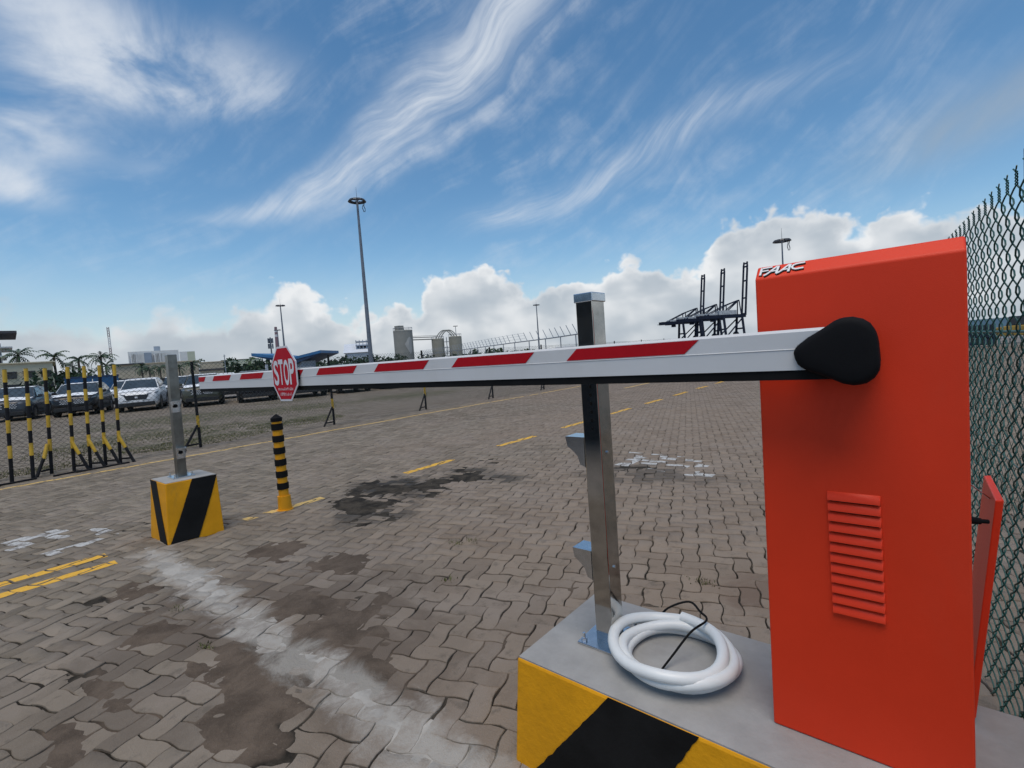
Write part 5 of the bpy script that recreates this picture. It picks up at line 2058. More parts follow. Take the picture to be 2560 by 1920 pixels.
# blue winged gate canopy
DG = 120
gc = far(722, DG)
gr_ = root('gate_canopy', (gc[0], gc[1], 0), 'blue butterfly roofed gate canopy behind the stop sign', 'canopy')
ga, gm, gb = far(634, DG + 3), far(735, DG), far(806, DG - 3)
gdir = (gb - ga) / np.linalg.norm(gb - ga)
gnn = np.array([-gdir[1], gdir[0], 0])
if gnn.dot(ga) < 0:
    gnn = -gnn
za, zm, zb = height(634, 883, DG + 3), height(735, 893, DG), height(806, 875, DG - 3)
for nm, p, q, zp_, zq in (('roof', ga, gm, za, zm), ('roof', gm, gb, zm, zb)):
    m = MB((gc[0], gc[1], 0))
    Z = np.array([0, 0, 1.0])
    e0_, e1_ = (0.15, 1.1) if p is ga else (1.1, 0.15)
    m.hexa([p + Z * (zp_ - e0_ - 0.5), q + Z * (zq - e1_ - 0.5), q + gnn * 12 + Z * (zq - e1_ - 0.5), p + gnn * 12 + Z * (zp_ - e0_ - 0.5)],
           [p + Z * (zp_ - 0.62), q + Z * (zq - 0.62), q + gnn * 12 + Z * (zq - 0.62), p + gnn * 12 + Z * (zp_ - 0.62)])
    rf = m.build(nm, M['bluedark'], gr_)
    m = MB((gc[0], gc[1], 0))
    m.hexa([p - gnn * 0.15 + Z * (zp_ - 0.60), q - gnn * 0.15 + Z * (zq - 0.60), q + gnn * 12.1 + Z * (zq - 0.60), p + gnn * 12.1 + Z * (zp_ - 0.60)],
           [p - gnn * 0.15 + Z * zp_, q - gnn * 0.15 + Z * zq, q + gnn * 12.1 + Z * zq, p + gnn * 12.1 + Z * zp_])
    m.build('fascia', M['blue'], rf)
for px in (668, 690, 748, 775, 783):
    p = far(px, DG + 2)
    m = MB((gc[0], gc[1], 0))
    m.beam(p, p + np.array([0, 0, zm - 1.2]), 0.9 if px in (775,) else 0.45)
    m.build('column', M['bluedark' if px != 668 else 'shed'], gr_)
p = far(765, DG + 2)
m = MB((gc[0], gc[1], 0))
m.beam(p, p + np.array([0, 0, zm - 1.0]), 3.4, 3.0)
m.build('gate_booth', M['bluegrey'], gr_)

# pale long building and the wooded strip far off
DH = 320
r, fr, L, o = wall_building('distant_long_building', 556, 322, 652, 319, height(600, 899, DH), 12, 'limewash', 'faint long grey green building above the trees right of the beige hall')
slab(r, fr, o, 'roof', 'roofdark', 0, L, -0.3, 12, height(600, 899, DH), height(600, 898, DH))
r, fr, L, o = wall_building('white_warehouse', 866, 302, 926, 300, height(880, 882, 300), 40, 'shed', 'distant white warehouse with a rooftop plant deck beside the tall mast')
zs = height(880, 882, 300)
m = MB(o)
m.add([fr(-1, -1, zs), fr(L + 1, -1, zs), fr(L + 1, 20, zs + 6), fr(-1, 20, zs + 6), fr(L + 1, 41, zs), fr(-1, 41, zs)], [(0, 1, 2, 3), (3, 2, 4, 5), (1, 4, 2), (0, 3, 5)])
m.build('roof', M['shedroof'], r)
for k in range(3):
    slab(r, fr, o, 'plant_deck', 'bluegrey', L * 0.45, L * 0.98, 6, 16, zs + 1.5 + 2.4 * k, zs + 2.0 + 2.4 * k)
for u in (0.46, 0.6, 0.75, 0.9, 0.97):
    slab(r, fr, o, 'deck_post', 'bluegrey', L * u, L * u + 0.4, 6, 6.4, zs, zs + 7.5)

# silos and their pipe bridge
def silo(px0, px1, dist_, ytop, label, material, name='silo'):
    c = far((px0 + px1) / 2, dist_)
    rad = (px1 - px0) / 2 / F_PX * dist_ * math.cos(math.atan(((px0 + px1) / 2 - 1280) / F_PX)) * 1.0
    zt = height((px0 + px1) / 2, ytop, dist_)
    r = root(name, (c[0], c[1], 0), label, 'silo', 'cement silos')
    m = MB((c[0], c[1], 0))
    m.cyl((c[0], c[1], 0), (c[0], c[1], zt), rad, n=40)
    m.build('shell', M[material], r, smooth=True)
    m = MB((c[0], c[1], 0))
    m.cyl((c[0], c[1], zt), (c[0], c[1], zt + 0.5), rad * 1.02, rad * 0.95, n=40)
    m.build('roof', M[material], r, smooth=True)
    m = MB((c[0], c[1], 0))
    ring = [(c[0] + rad * math.cos(a), c[1] + rad * math.sin(a), zt + 1.6) for a in np.linspace(0, 6.283, 24, endpoint=False)]
    m.tube(ring, 0.09, 4, closed=True)
    for p in ring[::2]:
        m.cyl((p[0], p[1], zt), p, 0.07, n=4)
    m.build('roof_railing', M['galv'], r)
    return r, c, rad, zt


DS = 250
r, c1, rd1, zt1 = silo(990, 1037, DS, 828, 'tall plain grey concrete silo, the biggest of the silos', 'silo')
sd_ = np.cross(np.append(bearing(1014)[:2], 0), [0, 0, 1])
m = MB((c1[0], c1[1], 0))
p = c1 - sd_ * rd1 * 0.35
m.box(p[0] - 1.6, p[0] + 1.6, p[1] - 1.6, p[1] + 1.6, zt1 + 0.5, zt1 + 2.8)
m.build('roof_house', M['silo'], r)
# pale worn emblem patch on the shell
m = MB((c1[0], c1[1], 0))
b0 = math.atan2(-c1[1], -c1[0])
out = [(-0.95, -3.2), (-0.80, -4.6), (-0.62, -4.9), (-0.45, -3.2), (-0.22, -1.2), (-0.10, 0.0), (-0.30, 1.2), (-0.50, 3.0), (-0.75, 3.4), (-0.95, 2.0)]
cylp = lambda u, v, t: (c1[0] + (rd1 + t) * math.cos(b0 - u), c1[1] + (rd1 + t) * math.sin(b0 - u), zt1 - 6.5 + v)
strip = []
for k in range(len(out)):
    strip.append(out[k])
vsd = [cylp(u, v, 0.06) for u, v in strip]
cen_ = cylp(-0.5, -0.5, 0.35)
m.add(vsd + [cen_], [(k, (k + 1) % len(vsd), len(vsd)) for k in range(len(vsd))])
m.build('pale_patch', M['silomark'], r)
r2, c2, rd2, zt2 = silo(1083, 1114, DS + 10, 849, 'short buff silo in the middle, joined to the tall silo by a pipe bridge', 'silo2')
r3, c3, rd3, zt3 = silo(1126, 1158, DS + 10, 843, 'short buff silo on the right with looped pipes on top', 'silo2')
pb = root('pipe_bridge', tuple((c1 + c2) / 2), 'thin pipe bridge between the tall grey silo and the buff silos', 'pipe bridge')
for dz, rr in ((0.4, 0.28), (1.5, 0.22), (2.2, 0.10)):
    m = MB((c1 + c2) / 2)
    za_ = zt2 + dz
    m.cyl((c1[0], c1[1], za_), (c2[0], c2[1], za_), rr, n=8)
    m.build('pipe', M['silo'], pb)
pl_ = root('loop_pipes', tuple((c2 + c3) / 2), 'bent loop pipes arching between the two buff silos', 'pipes')
for k, off in enumerate((-1.0, 0.2, 1.4)):
    m = MB((c2 + c3) / 2)
    P = []
    for t in np.linspace(0, 1, 14):
        q = c2 * (1 - t) + c3 * t + (c3 - c2) / np.linalg.norm(c3 - c2) * off
        P.append((q[0], q[1], zt2 + 0.3 + 4.4 * math.sin(math.pi * t) ** 0.8))
    m.tube(P, 0.28, 6)
    m.build('pipe', M['silo'], pl_)
m = MB((c2 + c3) / 2)
q = (c2 + c3) / 2
for zz in np.arange(2, zt2, 3.0):
    m.box(q[0] - 1.3, q[0] + 1.3, q[1] - 1.3, q[1] + 1.3, zz, zz + 0.25)
for dx in (-1.2, 1.2):
    for dy in (-1.2, 1.2):
        m.cyl((q[0] + dx, q[1] + dy, 0), (q[0] + dx, q[1] + dy, zt2 + 1), 0.14, n=5)
m.build('stair_frame', M['galv'], pl_)

# chimney, lattice mast, antenna pole
DC = 600
c = far(700, DC)
ch = root('chimney', tuple(c), 'tall red and white banded chimney stack beside the stop sign top', 'chimney')
zt = height(695, 817, DC)
zb = [height(697, y, DC) for y in (817, 824, 830, 836, 842, 905)]
for k in range(6):
    a = zb[k + 1] if k < 5 else 0
    b = zb[k]
    ra = lambda z: 1.35 + (1 - z / zt) * 1.5
    if k == 5:
        break
    m = MB(tuple(c))
    m.cyl((c[0], c[1], a), (c[0], c[1], b), ra(a), ra(b), n=20)
    m.build('band' if k < 4 else 'shaft', M['redband_hazed' if k % 2 == 0 else 'whiteband_hazed'], ch, smooth=True)
DL = 250
c = far(287, DL)
lm = root('lattice_mast', tuple(c), 'slim red and white lattice radio mast between the palms and the white office', 'mast')
zt = height(281, 818, DL)
nseg = 6
for k in range(nseg):
    m = MB(tuple(c))
    a, b = zt * k / nseg, zt * (k + 1) / nseg
    w = 0.42
    tri = [(w * math.cos(t), w * math.sin(t)) for t in (0.3, 2.39, 4.49)]
    for (dx, dy) in tri:
        m.cyl((c[0] + dx, c[1] + dy, a), (c[0] + dx, c[1] + dy, b), 0.10, n=5)
    nst = 4
    for j in range(nst):
        za_, zb_ = a + (b - a) * j / nst, a + (b - a) * (j + 1) / nst
        for q in range(3):
            p, s = tri[q], tri[(q + 1) % 3]
            m.cyl((c[0] + p[0], c[1] + p[1], za_), (c[0] + s[0], c[1] + s[1], zb_), 0.06, n=4)
    m.build('lattice_section', M['redband_hazed' if k % 2 == 1 else 'whiteband_hazed'], lm)
DA = 160
c = far(684, DA)
ap = root('antenna_pole', tuple(c), 'grey antenna pole with clustered panels left of the banded chimney', 'antenna')
zt = height(680, 843, DA)
m = MB(tuple(c))
m.cyl((c[0], c[1], 0), (c[0], c[1], zt), 0.30, 0.16, n=10)
m.build('pole', M['mast'], ap)
for (zz, n_) in ((zt - 1.0, 5), (zt - 2.6, 5)):
    for k in range(n_):
        a = 2 * math.pi * k / n_ + zz
        m = MB(tuple(c))
        m.beam((c[0] + 0.6 * math.cos(a), c[1] + 0.6 * math.sin(a), zz - 0.7), (c[0] + 0.6 * math.cos(a), c[1] + 0.6 * math.sin(a), zz + 0.7), 0.32, 0.25)
        m.beam((c[0], c[1], zz), (c[0] + 0.6 * math.cos(a), c[1] + 0.6 * math.sin(a), zz), 0.08)
        m.build('antenna_panel', M['mast'], ap)
DV = 140
c = far(566, DV)
tp = root('telegraph_pole', tuple(c), 'thin pale pole standing in front of the distant trees', 'pole')
m = MB(tuple(c))
m.cyl((c[0], c[1], 0), (c[0], c[1], height(563, 886, DV)), 0.16, 0.08, n=7)
m.build('shaft', M['galv'], tp)
m = MB(tuple(c))
m.beam((c[0] - 0.6, c[1], height(563, 890, DV)), (c[0] + 0.6, c[1], height(563, 890, DV)), 0.12)
m.build('crossarm', M['galv'], tp)


# high floodlight masts
def high_mast(px, d_, ytop, rad, rp, label, nl, drop, rod=True):
    c = far(px, d_)
    zt = height(px, ytop, d_)
    o_ = tuple(c)
    r = root('floodlight_mast', o_, label, 'floodlight mast', 'high floodlight masts')
    m = MB(o_)
    m.cyl((c[0], c[1], 0), (c[0], c[1], zt + 0.4), rp, rp * 0.42, n=14)
    m.build('pole', M['mast'], r, smooth=True)
    m = MB(o_)
    ring = [(c[0] + rad * 0.72 * math.cos(a), c[1] + rad * 0.72 * math.sin(a), zt) for a in np.linspace(0, 6.283, 20, endpoint=False)]
    m.tube(ring, rad * 0.06, 5, closed=True)
    for k in range(0, 20, 5):
        m.cyl(ring[k], (c[0], c[1], zt + 0.1), rad * 0.035, n=5)
    hd = m.build('head_ring', M['lampdark'], r)
    for k in range(nl):
        a = 2 * math.pi * k / nl + 0.2
        u = np.array([math.cos(a), math.sin(a), 0])
        w = np.array([-math.sin(a), math.cos(a), 0])
        p = np.array([c[0], c[1], zt]) + u * rad * 0.86
        s = rad * 0.22
        m = MB(o_)
        tilt = np.array([0, 0, 0.5]) - u * 0.25
        m.hexa([p - w * s - u * s * 0.5 - tilt * s * 1.1, p + w * s - u * s * 0.5 - tilt * s * 1.1, p + w * s + u * s * 0.7 - tilt * s * 0.7, p - w * s + u * s * 0.7 - tilt * s * 0.7],
               [p - w * s * 0.8 - u * s * 0.4 + tilt * s * 1.3, p + w * s * 0.8 - u * s * 0.4 + tilt * s * 1.3, p + w * s * 0.8 + u * s * 0.5 + tilt * s * 1.3, p - w * s * 0.8 + u * s * 0.5 + tilt * s * 1.3])
        m.build('floodlight', M['lampdark'], r)
    if rod:
        m = MB(o_)
        m.cyl((c[0], c[1], zt), (c[0], c[1], zt + rad * 1.6), rad * 0.03, rad * 0.012, n=5)
        m.build('lightning_rod', M['lampdark'], r)
    if drop:
        side = np.cross(np.append(bearing(px)[:2], 0), [0, 0, 1])
        for k in (0.62, 0.80):
            p = np.array([c[0], c[1], zt]) + side * rad * k
            m = MB(o_)
            P = [p + side * 0.10 * math.sin(j * 1.1 + k * 9) + np.array([0, 0, -j * rad * 0.16]) for j in range(9)]
            m.tube(P, rad * 0.045, 5)
            m.build('hanging_cable', M['lampdark'], r)
    return r


high_mast(929, 90, 503, 1.45, 0.42, 'tallest floodlight mast, nearest of the masts, rising above the boom', 12, True)
high_mast(717, 200, 764, 1.6, 0.42, 'floodlight mast with a flat round head rising behind the stop sign', 10, False)
high_mast(704, 420, 825, 2.4, 0.45, 'very distant small floodlight mast beside the banded chimney', 8, False, rod=False)
high_mast(1145, 420, 815, 2.0, 0.5, 'small distant floodlight mast above the right buff silo', 8, False, rod=False)
high_mast(1349, 220, 762, 1.45, 0.40, 'floodlight mast above the galvanised railing', 8, False)
high_mast(1964, 150, 601, 2.1, 0.36, 'floodlight mast with hanging cables above the cabinet lettering', 12, True)

# galvanised railing with slanted wire arms on the boundary wall
RP = [np.array([-20.5, 35.3]), np.array([-28.4, 40.6]), np.array([-37.2, 44.6]), np.array([-55.2, 54.7]), np.array([-82.0, 68.5])]
rw = root('perimeter_railing', (-37, 45, 0), 'galvanised boundary railing with slanted arms and barbed wire', 'railing')
o_ = (-37, 45, 0)
cum = [0]
for k in range(4):
    cum.append(cum[-1] + np.linalg.norm(RP[k + 1] - RP[k]))
def rail_at(s):
    for k in range(4):
        if s <= cum[k + 1] or k == 3:
            t = (s - cum[k]) / (cum[k + 1] - cum[k])
            return RP[k] * (1 - t) + RP[k + 1] * t
m = MB(o_)
m.tube([(p[0], p[1], 3.0) for p in RP], 0.055, 6)
m.build('top_rail', M['galv'], rw)
dirn = (RP[1] - RP[0]) / np.linalg.norm(RP[1] - RP[0])
s = 0.0
while s < cum[-1]:
    p = rail_at(s)
    m = MB(o_)
    m.cyl((p[0], p[1], 0), (p[0], p[1], 3.0), 0.05, n=6)
    m.build('railing_post', M['galv'], rw)
    s += 3.6
s = 0.3
arms = []
while s < cum[-1]:
    p = rail_at(s)
    m = MB(o_)
    t_ = (p[0] + dirn[0] * 0.55 - 0.15, p[1] + dirn[1] * 0.55 - 0.12, 3.95)
    m.beam((p[0], p[1], 3.0), t_, 0.045)
    m.build('slanted_arm', M['galv'], rw)
    arms.append(((p[0], p[1], 3.0), t_))
    s += 1.45
for f_ in (0.35, 0.68, 0.97):
    m = MB(o_)
    P = [tuple(np.array(a) * (1 - f_) + np.array(b) * f_) for a, b in arms[10:]]
    m.tube(P, 0.012, 3)
    m.build('barbed_wire', M['galv'], rw)

# tree belt and shrubs
def TL(px):
    for lim, w in ((874, 'dark tree in front of the white warehouse'), (930, 'dark tree around the foot of the tallest floodlight mast'), (990, 'dark tree between the tallest mast and the tall silo'), (1020, 'small dark tree hiding the foot of the tall grey silo'),
                   (1070, 'dark tree under the pipe bridge'), (1090, 'dark tree hiding the foot of the middle buff silo'), (1120, 'dark tree between the two buff silos'), (1170, 'dark tree hiding the foot of the right buff silo'), (1210, 'dark rounded tree just right of the buff silos'),
                   (1250, 'big dark tree below the railing, left of a pair'), (1280, 'dark tree below the railing, right of a pair'), (1330, 'dark tree below the railing near the floodlight mast')):
        if px < lim:
            return w


TG = 'dark trees along the horizon above the boom'
k = 0
for px, d_, yt, rad, mt in ((842, 150, 892, 3.0, 'leaf'), (866, 165, 886, 3.4, 'leaf'), (884, 150, 891, 2.6, 'leaf'), (912, 180, 884, 3.2, 'leaf'), (936, 170, 887, 3.4, 'leaf'),
                            (958, 170, 890, 2.8, 'leaf'), (975, 150, 889, 2.2, 'leaf'), (1006, 160, 883, 2.5, 'leaf'), (1050, 190, 889, 3.6, 'leaf'), (1080, 180, 886, 3.0, 'leaf'),
                            (1110, 200, 884, 4.0, 'leaf'), (1150, 190, 880, 4.2, 'leaf'), (1180, 180, 876, 3.8, 'leaf'), (1195, 190, 877, 3.6, 'leaf'), (1245, 170, 867, 3.2, 'leaf2'), (1262, 180, 870, 3.0, 'leaf'),
                            (1300, 190, 873, 2.8, 'leaf'), (1324, 170, 865, 2.6, 'leaf2'), (1312, 190, 872, 2.6, 'leaf')):
    zt = height(px, yt, d_)
    tree('leafy_tree', far(px, d_), max(zt, 2.2), rad, TL(px), mt, 100 + k, TG, n=260)
    k += 1
zt = height(1219, 872, 150)
tree('conifer_tree', far(1219, 150), zt, 1.3, 'small pointed dark conifer below the railing, apart from the round trees', 'leaf', 170, None, n=160, squash=1.6)
TW = 'trees behind the beige block'
k = 0
for px, d_, yt, rad, mt in ((575, 150, 915, 3.5, 'leaf'), (592, 145, 898, 4.0, 'leaf'), (612, 150, 904, 4.2, 'leaf2'), (634, 150, 902, 4.2, 'leaf'), (655, 155, 900, 4.0, 'leaf'), (672, 150, 906, 3.6, 'leaf2'),
                            (720, 170, 900, 4.0, 'leaf'), (750, 170, 896, 3.6, 'leaf'), (790, 165, 897, 3.4, 'leaf'), (815, 170, 893, 3.2, 'leaf')):
    zt = height(px, yt, d_)
    tree('leafy_tree', far(px, d_), max(zt, 2.5), rad, ('bushy green tree in the strip left of the blue canopy' if px < 700 else 'bushy green tree beneath or right of the blue canopy'), mt, 200 + k, TW, n=320)
    k += 1
tree('leafy_tree', far(512, 240), height(512, 898, 240), 3.6, 'small far tree peeping over the blank beige block', 'leaf', 230, None, n=200)
for px, d_, yt, rad, mt, lb in ((120, 70, 938, 2.6, 'leaf', 'broad dark bush in front of the right end of the cream building'), (92, 68, 948, 2.0, 'leaf', 'low dark bush in front of the cream building windows'),
                                (160, 80, 915, 3.0, 'leaf', 'tall dark bush filling the gap right of the cream building'), (185, 84, 918, 3.0, 'leaf2', 'leafy bush between the cream building and the blue containers'),
                                (222, 86, 922, 2.8, 'leaf', 'dark bush behind the first blue container')):
    zt = max(1.6, height(px, yt, d_))
    bush(far(px, d_), zt, rad, lb, mt, px, 'dark bushes by the cream building', n=420)
for px, d_, yt, fr_, lb in ((60, 92, 889, 2.9, 'palm rising over the roof of the cream building'), (147, 88, 893, 2.7, 'full palm at the right corner of the cream building'),
                            (206, 92, 900, 2.3, 'smaller palm between two fuller palms above the striped posts'), (262, 90, 893, 2.6, 'full palm above the last striped post, left of the lattice mast'),
                            (190, 96, 917, 2.2, 'low dark palm half hidden in the bushes'), (272, 84, 915, 2.2, 'low palm in front of the beige hall left end'),
                            (360, 92, 919, 1.9, 'small palm before the beige hall, left of a matching pair'), (378, 90, 924, 1.8, 'small palm crowding its neighbour before the beige hall'),
                            (405, 92, 918, 2.0, 'small palm before the beige hall, left of the thin steel post'), (452, 92, 920, 1.9, 'small palm just right of the thin steel post'),
                            (486, 88, 912, 2.1, 'palm in front of the white and lime annex')):
    palm(far(px, d_), max(1.5, height(px, yt, d_)), fr_ * 0.82, lb, px)


ORD = {2: ['left one of two', 'right one of two'], 3: ['left one of three', 'middle one of three', 'right one of three']}
by = {}
for o in D.objects:
    if o.name.startswith('leafy_tree') and o.parent is None and 'group' in o:
        by.setdefault(o['label'], []).append(o)
for lb, os_ in by.items():
    n = len(os_)
    if n > 1:
        os_.sort(key=lambda o: math.atan2(o.location.x, o.location.y))
        names = ORD.get(n) or ['leftmost'] + ['%s from the left' % w for w in ('second', 'third', 'fourth', 'fifth', 'sixth')[:n - 2]] + ['rightmost']
        for o, w in zip(os_, names):
            o['label'] = lb + ', ' + w

# ------------------------------------------------------------------ ship-to-shore cranes
def crane(c, gx_, qx_, label):
    """gx_: unit vector along the girder (towards the water), qx_: along the quay"""
    o_ = (c[0], c[1], 0)
    r = root('quay_crane', o_, label, 'crane', 'quay cranes with raised booms')
    P = lambda g, q, z: np.array([c[0], c[1], 0]) + gx_ * g + qx_ * q + np.array([0, 0, z])
    def B(name, segs, w, h=None, mt='navy'):
        k_ = 0.85 if name.startswith('boom') else 1.4
        w, h = w * k_, (None if h is None else h * k_)
        m = MB(o_)
        for a, b in segs:
            m.beam(a, b, w, h)
        return m.build(name, M[mt], r)
    ZG = 31.0
    for g, q, g2 in ((-30, -9, -30), (-30, 9, -30), (0, -9, 0), (0, 9, 0)):
        B('leg', [(P(g, q, 0), P(g2, q * 0.55, ZG))], 1.9, 1.7)
    for g in (-30, 0):
        B('sill_beam', [(P(g, -10, 3.2), P(g, 10, 3.2))], 1.6, 2.0)
        B('portal_beam', [(P(g, -7.2, 15), P(g, 7.2, 15))], 1.2, 1.4)
    for q in (-8.6, 8.6):
        B('tie_beam', [(P(-30, q, 4.0), P(0, q, 4.0))], 1.2, 1.6)
        B('brace', [(P(-30, q, 5), P(0, q * 0.62, ZG - 3))], 0.9)
    for q in (-3.2, 3.2):
        B('girder', [(P(-66, q, ZG), P(7, q, ZG))], 1.6, 3.0)
    for x in (-57, -44, -30, -15, 0, 6):
        B('cross_beam', [(P(x, -3.2, ZG), P(x, 3.2, ZG))], 1.0, 1.4)
    B('walkway', [(P(-68, -4.8, ZG - 1.2), P(6, -4.8, ZG - 1.2))], 1.2, 0.4)
    B('handrail', [(P(-60, -5.3, ZG + 0.1), P(6, -5.3, ZG + 0.1))] + [(P(x, -5.3, ZG - 1.2), P(x, -5.3, ZG + 0.1)) for x in range(-60, 7, 6)], 0.18)
    m = MB(o_)
    a, b = P(-30, -4, ZG + 1.6), P(-10, 4, ZG + 7.0)
    for (g0, g1, z0_, z1_) in ((-36, -8, ZG + 1.7, ZG + 7.4), (-52, -39, ZG + 1.7, ZG + 4.4)):
        m.hexa([P(g0, -4.2, z0_), P(g1, -4.2, z0_), P(g1, 4.2, z0_), P(g0, 4.2, z0_)], [P(g0, -4.2, z1_), P(g1, -4.2, z1_), P(g1, 4.2, z1_), P(g0, 4.2, z1_)])
    m.build('machinery_house', M['crane_grey'], r)
    # apex frame over the water legs
    for q in (-3.6, 3.6):
        B('apex_leg', [(P(0, q * 1.1, ZG), P(-1, q * 0.4, ZG + 20)), (P(-1, q * 0.4, ZG + 20), P(-30, q, ZG + 1.5))], 0.8)
        B('backstay', [(P(-1, q * 0.4, ZG + 20), P(-24, q, ZG + 13.5)), (P(-24, q, ZG + 13.5), P(-56, q, ZG + 1.5)), (P(-24, q, ZG + 13.5), P(-24, q, ZG + 1.5))], 0.7)
    # raised boom: a twin-beam ladder
    bt = R_(84)
    U = lambda s, q: P(7 + s * math.cos(bt), q, ZG + 0.5 + s * math.sin(bt))
    for q in (-3.4, 3.4):
        B('boom_beam', [(U(0, q), U(64, q))], 2.3, 2.3)
    for x in (2, 22, 44, 62):
        B('boom_cross', [(U(x, -3.4), U(x, 3.4))], 1.6, 2.2)
    B('boom_head', [(U(62, -3.4), U(68, -3.0)), (U(62, 3.4), U(68, 3.0)), (U(66, -3.6), U(66, 3.6))], 2.0)
    B('boom_stairs', [(U(s_, 4.8), U(s_ + 5.4, 4.8)) for s_ in range(0, 60, 6)], 0.9)
    B('operator_cab', [(P(-46, 0, ZG - 4.0), P(-41, 0, ZG - 4.0))], 2.6, 2.6)
    B('hoist_trolley', [(P(-56, 0, ZG - 2.2), P(-47, 0, ZG - 2.2))], 4.0, 0.8)
    m = MB(o_)
    m.cyl(P(1.2, -10.5, 8), P(1.2, -8.8, 8), 4.0, n=20)
    m.build('cable_reel', M['roofdark'], r)
    for g in (-30, 0):
        for q in (-9, 9):
            B('bogie', [(P(g, q - 3, 1.0), P(g, q + 3, 1.0))], 1.6, 1.8)
    return r


vd = bearing(1758)
lat_ = np.cross(vd, [0, 0, 1.0])
quay = (lat_ * 25 - vd * 38)
quay /= np.linalg.norm(quay)
gdr = lat_ * 0.74 + vd * 0.67
gdr /= np.linalg.norm(gdr)
c0_ = far(1747, 770)
for k, lb in enumerate(('navy blue quay crane with raised boom, the left and farthest of the trio', 'navy blue quay crane with raised boom, the middle one of the trio', 'navy blue quay crane with raised boom, nearest to the red cabinet')):
    crane(c0_ + quay * 46 * k, gdr, quay, lb)

# pale vans and low sheds along the horizon right of the railing
for px, d_, w_, h_, lb in ((1352, 130, 5.0, 2.6, 'white box van parked beyond the railing, left of its twin'), (1418, 130, 6.0, 2.9, 'white box van parked beyond the railing, next to the thick post')):
    c = far(px, d_)
    o_ = tuple(c)
    r = root('parked_van', o_, lb, 'van', 'white vans beyond the railing')
    sd2 = np.cross(bearing(px), [0, 0, 1.0])
    dp = bearing(px)
    fr = lambda u, t, z: tuple(c + sd2 * u + dp * t + np.array([0, 0, z]))
    m = MB(o_)
    m.prism([(-w_ / 2, 0.5), (w_ / 2, 0.5), (w_ / 2, 1.3), (w_ / 2 - 0.5, 1.5), (w_ / 2 - 1.1, h_), (-w_ / 2, h_)], lambda u, v, t: fr(u, t, v), -0.9, 0.9)
    m.build('body', M['car_white'], r, bevel=0.08)
    m = MB(o_)
    m.prism([(w_ / 2 - 0.62, 1.55), (w_ / 2 - 1.05, h_ - 0.25), (w_ / 2 - 1.9, h_ - 0.25), (w_ / 2 - 1.9, 1.55)], lambda u, v, t: fr(u, t, v), -0.93, -0.91)
    m.build('side_window', M['carglass'], r)
    for u in (-w_ / 2 + 1.0, w_ / 2 - 1.0):
        m = MB(o_)
        m.cyl(fr(u, -0.9, 0.4), fr(u, -0.65, 0.4), 0.4, n=14)
        m.build('wheel', M['tyre'], r)

# blue-roofed sheds and pale wall seen through the green fence
DB = 95
r, fr, L, o = wall_building('blue_roof_shed', 2300, 100, 2700, DB, height(2480, 828, DB), 18, 'bluegrey', 'long shed with a dull blue roof seen through the green fence', 'shed')
zs = height(2480, 828, DB)
m = MB(o)
m.add([fr(-1, -1.0, zs), fr(L + 1, -1.0, zs), fr(L + 1, 9, zs + 1.8), fr(-1, 9, zs + 1.8), fr(L + 1, 19, zs), fr(-1, 19, zs)], [(0, 1, 2, 3), (3, 2, 4, 5), (1, 4, 2), (0, 3, 5)])
m.build('roof', M['teal'], r)
for k in range(9):
    slab(r, fr, o, 'open_bay', 'glassdark', L * (k + 0.12) / 9, L * (k + 0.85) / 9, -0.05, -0.004, 0.2, zs * 0.72)
r, fr, L, o = wall_building('pale_wall', 1985, 58, 2720, 50, height(2480, 852, 52), 0.25, 'shed', 'long pale boundary wall seen through the green fence', 'wall')
for k in range(12):
    slab(r, fr, o, 'wall_pier', 'shed', L * k / 12, L * k / 12 + 0.35, -0.12, -0.004, 0, height(2480, 852, 52) + 0.06)
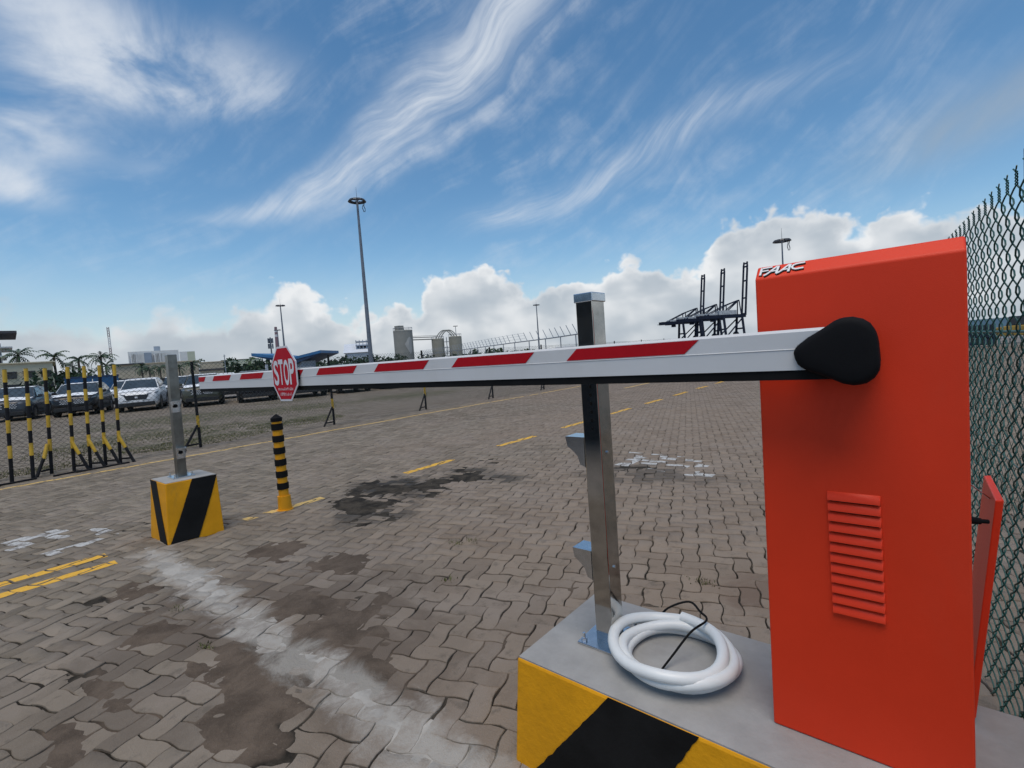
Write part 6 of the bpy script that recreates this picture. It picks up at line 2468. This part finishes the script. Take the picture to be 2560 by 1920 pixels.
for px, d_, cl, lb in ((2428, 42, 'navy', 'dark covered pallet stack by the pale wall, close to the cabinet edge'), (2530, 46, 'hazard_y', 'yellow and dark machine parked before the pale wall at the right edge')):
    c = far(px, d_)
    o_ = tuple(c)
    r = root('loading_machine' if cl == 'hazard_y' else 'pallet_stack', o_, lb, 'machine' if cl == 'hazard_y' else 'pallet stack')
    sd2 = np.cross(bearing(px), [0, 0, 1.0])
    dp = bearing(px)
    fr = lambda u, t, z: tuple(c + sd2 * u + dp * t + np.array([0, 0, z]))
    if cl == 'hazard_y':
        m = MB(o_)
        m.prism([(-1.6, 0.5), (1.6, 0.5), (1.6, 1.0), (0.9, 1.15), (-0.2, 1.15), (-1.6, 0.95)], lambda u, v, t: fr(u, t, v), -0.6, 0.6)
        m.build('chassis', M['bollard_dull'], r, bevel=0.05)
        m = MB(o_)
        m.prism([(-0.3, 1.15), (0.8, 1.15), (0.65, 1.75), (-0.15, 1.75)], lambda u, v, t: fr(u, t, v), -0.5, 0.5)
        m.build('cab', M['glassdark'], r, bevel=0.04)
        for u in (-1.1, 1.1):
            m = MB(o_)
            m.cyl(fr(u, -0.7, 0.42), fr(u, -0.3, 0.42), 0.42, n=16)
            m.build('wheel', M['tyre'], r)
    else:
        for k in range(3):
            m = MB(o_)
            m.hexa([fr(-1.1, -0.6, 0.12 + 0.42 * k), fr(1.1, -0.6, 0.12 + 0.42 * k), fr(1.1, 0.6, 0.12 + 0.42 * k), fr(-1.1, 0.6, 0.12 + 0.42 * k)],
                   [fr(-1.05, -0.55, 0.50 + 0.42 * k), fr(1.05, -0.55, 0.50 + 0.42 * k), fr(1.05, 0.55, 0.50 + 0.42 * k), fr(-1.05, 0.55, 0.50 + 0.42 * k)])
            m.build('wrapped_load', M['navy'], r, bevel=0.05)
        m = MB(o_)
        for u in (-1.0, -0.05, 0.9):
            m.hexa([fr(u, -0.6, 0), fr(u + 0.1, -0.6, 0), fr(u + 0.1, 0.6, 0), fr(u, 0.6, 0)], [fr(u, -0.6, 0.115), fr(u + 0.1, -0.6, 0.115), fr(u + 0.1, 0.6, 0.115), fr(u, 0.6, 0.115)])
        m.build('pallet', M['trunk'], r)
